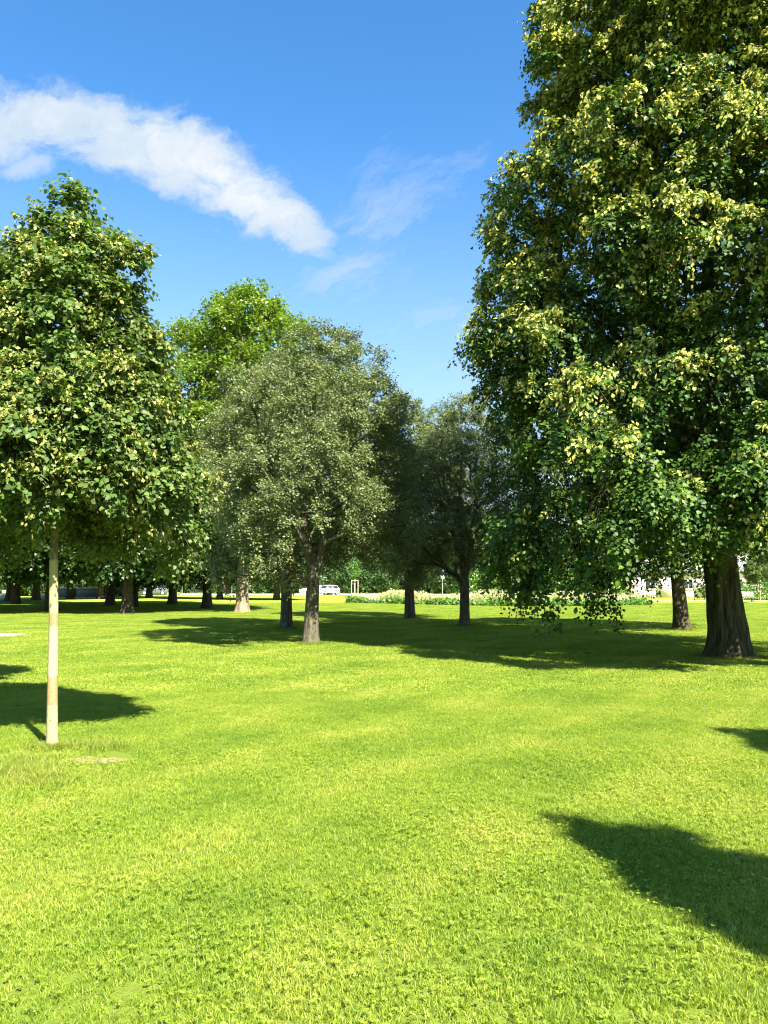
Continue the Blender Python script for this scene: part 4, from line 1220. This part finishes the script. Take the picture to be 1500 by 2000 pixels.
# low wall of pale stone at the far left
for i, (px_, w_) in enumerate(((0, 1.6), (82, 0.9))):
    r = bmesh.new(); bmesh.ops.create_icosphere(r, subdivisions=3, radius=0.5)
    for v in r.verts:
        v.co += v.normal * 0.12 * mnoise.noise(v.co * 3 + Vector((i * 7, 0, 0)))
        v.co = Vector((v.co.x * w_ * 1.4, v.co.y * 0.9, v.co.z * 0.5))
    me = bpy.data.meshes.new('boulder'); r.to_mesh(me); r.free()
    d_ = 88
    o_ = link('boulder', me, M_rim, loc=(at(px_, d_), d_, 0.12))
    tag(o_, ['large pale boulder at the lawn edge by the shaded bench', 'small pale boulder at the lawn edge just left of the young trunk'][i], 'boulder')

# stone on the lawn (bottom right of the big tree)
def litter(px_, py_, s, label, col):
    x_, y_ = ground(px_, py_)
    r = bmesh.new(); bmesh.ops.create_icosphere(r, subdivisions=2, radius=s)
    for v in r.verts: v.co = Vector((v.co.x * 1.6, v.co.y, v.co.z * 0.35)) + v.normal * s * 0.3 * mnoise.noise(v.co * 40)
    me = bpy.data.meshes.new('dry_leaf'); r.to_mesh(me); r.free()
    tag(link('dry_leaf', me, plain('dry_leaf', col, 0.9), loc=(x_, y_, 0.035)), label, 'dry leaf')
litter(1377, 1383, 0.02, 'curled dry leaf lying alone on the lawn at the right', (0.16, 0.13, 0.09))
litter(908, 1711, 0.010, 'small dry leaf on the near lawn left of the big shadow', (0.25, 0.16, 0.10))
litter(1352, 1650, 0.008, 'pale crumb of leaf inside the shadow on the near lawn', (0.6, 0.55, 0.45))

# ------------------------------------------------------------------ cars
def car(px, d, rz, paint, label):
    root = empty('parked_car', (at(px, d), d, 0), rz); tag(root, label, 'car')
    # side profile (x along the car, z up), front at -x; stations lofted across the width
    prof_b = [(-2.10, 0.30), (-2.16, 0.55), (-2.05, 0.78), (-1.25, 0.95), (-0.95, 0.98), (1.75, 0.98), (2.05, 0.92), (2.12, 0.60), (2.05, 0.30)]
    W2 = 0.88
    V = []; F = []
    rows = [(-W2, 0.97, 0), (-W2 * .97, 1.0, 0), (W2 * .97, 1.0, 0), (W2, 0.97, 0)]
    for (yv, s_, _) in rows:
        for (xv, zv) in prof_b: V.append((xv * s_, yv, zv * (1 if s_ == 1 else 0.985)))
    nb = len(prof_b)
    for r_ in range(3):
        for i in range(nb):
            a = r_ * nb + i; b_ = r_ * nb + (i + 1) % nb
            F.append((a, b_, b_ + nb, a + nb))
    F.append(tuple(range(nb))[::-1]); F.append(tuple(range(3 * nb, 4 * nb)))
    body = link('body', new_mesh('car_body', np.array(V), [len(f) for f in F], [i for f in F for i in f]), paint, root)
    md = body.modifiers.new('bevel', 'BEVEL'); md.width = 0.06; md.segments = 3; md.limit_method = 'ANGLE'
    # cabin: glass band with roof
    lo_, hi_ = [(-1.15, 0.975), (1.95, 0.975)], [(-0.35, 1.42), (1.55, 1.42)]
    V = [(-1.15, -.80, .97), (1.98, -.80, .97), (1.98, .80, .97), (-1.15, .80, .97), (-0.38, -.64, 1.41), (1.60, -.62, 1.38), (1.60, .62, 1.38), (-0.38, .64, 1.41)]
    F = [(0, 1, 5, 4), (2, 3, 7, 6), (1, 2, 6, 5), (3, 0, 4, 7), (4, 5, 6, 7)]
    link('window', new_mesh('car_windows', np.array(V), [4] * 5, [i for f in F for i in f]), M_glass, root)
    V = [(-0.42, -.66, 1.40), (1.66, -.64, 1.37), (1.66, .64, 1.37), (-0.42, .66, 1.40), (-0.2, -.58, 1.47), (1.45, -.56, 1.45), (1.45, .56, 1.45), (-0.2, .58, 1.47)]
    F = [(0, 1, 5, 4), (2, 3, 7, 6), (1, 2, 6, 5), (3, 0, 4, 7), (4, 5, 6, 7), (3, 2, 1, 0)]
    link('roof', new_mesh('car_roof', np.array(V), [4] * 6, [i for f in F for i in f]), paint, root)
    pl_ = Box()
    for sy in (-1, 1):
        for (xa, xb) in ((-1.12, -0.40), (0.55, 0.55), (1.96, 1.58)):
            a = Vector((xa, sy * .815, .97)); b_ = Vector((xb, sy * .655, 1.40)); c_ = (a + b_) / 2; L2 = (b_ - a).length
            q_ = (b_ - a).to_track_quat('Z', 'Y').to_matrix()
            pl_.box(c_, (0.09, 0.04, L2), q_)
    pl_.build('pillars', paint, root)
    for (wx_, sy) in ((-1.3, -1), (-1.3, 1), (1.3, -1), (1.3, 1)):
        tw_ = bmesh.new(); bmesh.ops.create_cone(tw_, cap_ends=True, segments=24, radius1=0.31, radius2=0.31, depth=0.22)
        bmesh.ops.rotate(tw_, verts=tw_.verts, matrix=Matrix.Rotation(math.pi / 2, 3, 'X'))
        me = bpy.data.meshes.new('wheel'); tw_.to_mesh(me); tw_.free()
        wh = link('wheel', me, M_tyre, root, loc=(wx_, sy * 0.80, 0.31))
        tw_ = bmesh.new(); bmesh.ops.create_cone(tw_, cap_ends=True, segments=20, radius1=0.20, radius2=0.20, depth=0.24)
        bmesh.ops.rotate(tw_, verts=tw_.verts, matrix=Matrix.Rotation(math.pi / 2, 3, 'X'))
        me = bpy.data.meshes.new('rim'); tw_.to_mesh(me); tw_.free()
        link('rim', me, M_metal, wh)
    for sy in (-1, 1):
        Box().box((2.10, sy * 0.68, 0.78), (0.08, 0.26, 0.16)).build('tail_light', M_taill, root)
        Box().box((-2.08, sy * 0.66, 0.68), (0.12, 0.30, 0.13)).build('headlight', M_headl, root)
        Box().box((-0.75, sy * 0.95, 1.02), (0.14, 0.16, 0.11)).build('mirror', paint, root)
    Box().box((0, 0, 0.27), (3.9, 1.5, 0.12)).build('bumper', M_tyre, root)
    return root
M_carw = plain('white_car_paint', (0.80, 0.80, 0.80), 0.22)
car(638, 117.5, 0.95, M_carw, 'white hatchback parked on the road, right of the forked tree trunk')
car(611, 124.5, 0.10, M_carw, 'white car whose bonnet shows left of the forked tree trunk')
car(300, 118, 0.3, M_greycar, 'silver grey car in deep shade beyond the thin dark trunk')

# ------------------------------------------------------------------ people
def skin_body(name, verts, edges, radii, m, parent):
    me = bpy.data.meshes.new(name); me.from_pydata(verts, edges, [])
    o = bpy.data.objects.new(name, me); COL.objects.link(o); o.parent = parent
    md = o.modifiers.new('skin', 'SKIN')
    for i, r_ in enumerate(radii): me.skin_vertices[0].data[i].radius = (r_, r_) if not isinstance(r_, tuple) else r_
    me.skin_vertices[0].data[0].use_root = True
    s = o.modifiers.new('sub', 'SUBSURF'); s.levels = 1; s.render_levels = 1
    me.materials.append(m)
    return o
def figure(loc, rz, shirt, trousers, label, pose='walk', helmet=False):
    r = empty('person', loc, rz); tag(r, label, 'person')
    # x is forward
    if pose == 'walk':
        hip, sh, hd = (0, 0, .92), (0.02, 0, 1.40), (0.05, 0, 1.62)
        legs = [((0, .09, .90), (.16, .09, .50), (.22, .09, .08), (.36, .09, .04)), ((0, -.09, .90), (-.02, -.09, .48), (-.26, -.09, .12), (-.16, -.09, .03))]
        arms = [((.02, .19, 1.38), (-.10, .24, 1.12), (-.08, .25, .88)), ((.02, -.19, 1.38), (.12, -.24, 1.12), (.26, -.22, .96))]
    else:
        hip, sh, hd = (-0.22, 0, .98), (0.10, 0, 1.42), (0.22, 0, 1.64)
        legs = [((-.22, .09, .96), (.14, .10, .84), (.02, .10, .42), (.16, .10, .38)), ((-.22, -.09, .96), (.08, -.10, .62), (-.06, -.10, .20), (.08, -.10, .17))]
        arms = [((.10, .19, 1.38), (.28, .24, 1.18), (.52, .22, 1.06)), ((.10, -.19, 1.38), (.28, -.24, 1.18), (.52, -.22, 1.06))]
    V = [hip, tuple((Vector(hip) + Vector(sh)) / 2), sh, tuple(Vector(sh) * .6 + Vector(hd) * .4), hd, (hd[0] + .01, 0, hd[2] + .09)]
    E = [(0, 1), (1, 2), (2, 3), (3, 4), (4, 5)]; R_ = [.14, .13, .15, .055, .095, .08]
    for a in arms:
        k_ = len(V); V += [tuple(p) for p in a]; E += [(2, k_), (k_, k_ + 1), (k_ + 1, k_ + 2)]; R_ += [.065, .045, .035]
    for l_ in legs:
        k_ = len(V); V += [tuple(p) for p in l_]; E += [(0, k_), (k_, k_ + 1), (k_ + 1, k_ + 2), (k_ + 2, k_ + 3)]; R_ += [.095, .07, .045, .04]
    skin_body('body', V, E, R_, M_skin, r)
    # clothes a little proud of the body
    Vc = [hip, tuple((Vector(hip) + Vector(sh)) / 2), sh]; Ec = [(0, 1), (1, 2)]; Rc = [.165, .155, .175]
    for a in arms:
        k_ = len(Vc); Vc += [tuple(p) for p in a]; Vc[-1] = tuple(Vector(a[1]) * .15 + Vector(a[2]) * .85); Ec += [(2, k_), (k_, k_ + 1), (k_ + 1, k_ + 2)]; Rc += [.085, .062, .05]
    skin_body('jacket', Vc, Ec, Rc, shirt, r)
    Vt = [(hip[0], 0, hip[2] - .02)]; Et = []; Rt = [.165]
    for l_ in legs:
        k_ = len(Vt); Vt += [tuple(p) for p in l_[:3]]; Et += [(0, k_), (k_, k_ + 1), (k_ + 1, k_ + 2)]; Rt += [.115, .088, .062]
    skin_body('trousers', Vt, Et, Rt, trousers, r)
    hb = bmesh.new(); bmesh.ops.create_uvsphere(hb, u_segments=14, v_segments=8, radius=0.122)
    bmesh.ops.delete(hb, geom=[v for v in hb.verts if v.co.z < -0.02 and v.co.x > -0.04], context='VERTS')
    me = bpy.data.meshes.new('hair'); hb.to_mesh(me); hb.free()
    link('helmet' if helmet else 'hair', me, M_helmet if helmet else M_hair, r, loc=(hd[0] - 0.01, 0, hd[2] + 0.06))
    return r
figure((at(438, 116.5), 116.5, 0.03), math.pi * 1.0, M_red, M_black, 'person in a bright red jacket walking along the road')
figure((at(382, 116.5), 116.5, 0.03), math.pi * 0.08, M_black, M_black, 'person in dark clothes and pale helmet riding along the road', 'ride', True)
bk = empty('bicycle', (at(382, 116.5), 116.5, 0.03), math.pi * 0.08); tag(bk, 'dark bicycle ridden along the road by the helmeted person', 'bicycle')
for wx_ in (-0.52, 0.52):
    th_ = np.linspace(0, 2 * math.pi, 25)
    wl = tube_obj('wheel', [(wx_ + .33 * math.cos(a), 0, .34 + .33 * math.sin(a)) for a in th_], 0.02, M_tyre, bk, 5)
    sp = Tubes()
    for a in th_[:-1:3]: sp.add([(wx_, 0, .34), (wx_ + .32 * math.cos(a), 0, .34 + .32 * math.sin(a))], [0.004, 0.004], 3)
    link('spokes', sp.mesh('spokes'), M_metal, wl)
fr = Tubes()
for a, b_ in (((-.52, 0, .34), (-.2, 0, .82)), ((-.52, 0, .34), (-.02, 0, .30)), ((-.02, 0, .30), (-.2, 0, .82)), ((-.2, 0, .80), (.36, 0, .84)), ((-.02, 0, .30), (.38, 0, .78)), ((.34, 0, .95), (.52, 0, .34))):
    fr.add([a, b_], [0.018, 0.018], 6)
link('frame', fr.mesh('bicycle_frame'), M_dkmetal, bk)
tube_obj('handlebar', [(.50, -.26, 1.02), (.36, -.12, 1.0), (.36, .12, 1.0), (.50, .26, 1.02)], 0.015, M_dkmetal, bk, 6)
Box().box((-.22, 0, .85), (.26, .14, .05)).build('saddle', M_tyre, bk, 0.015)
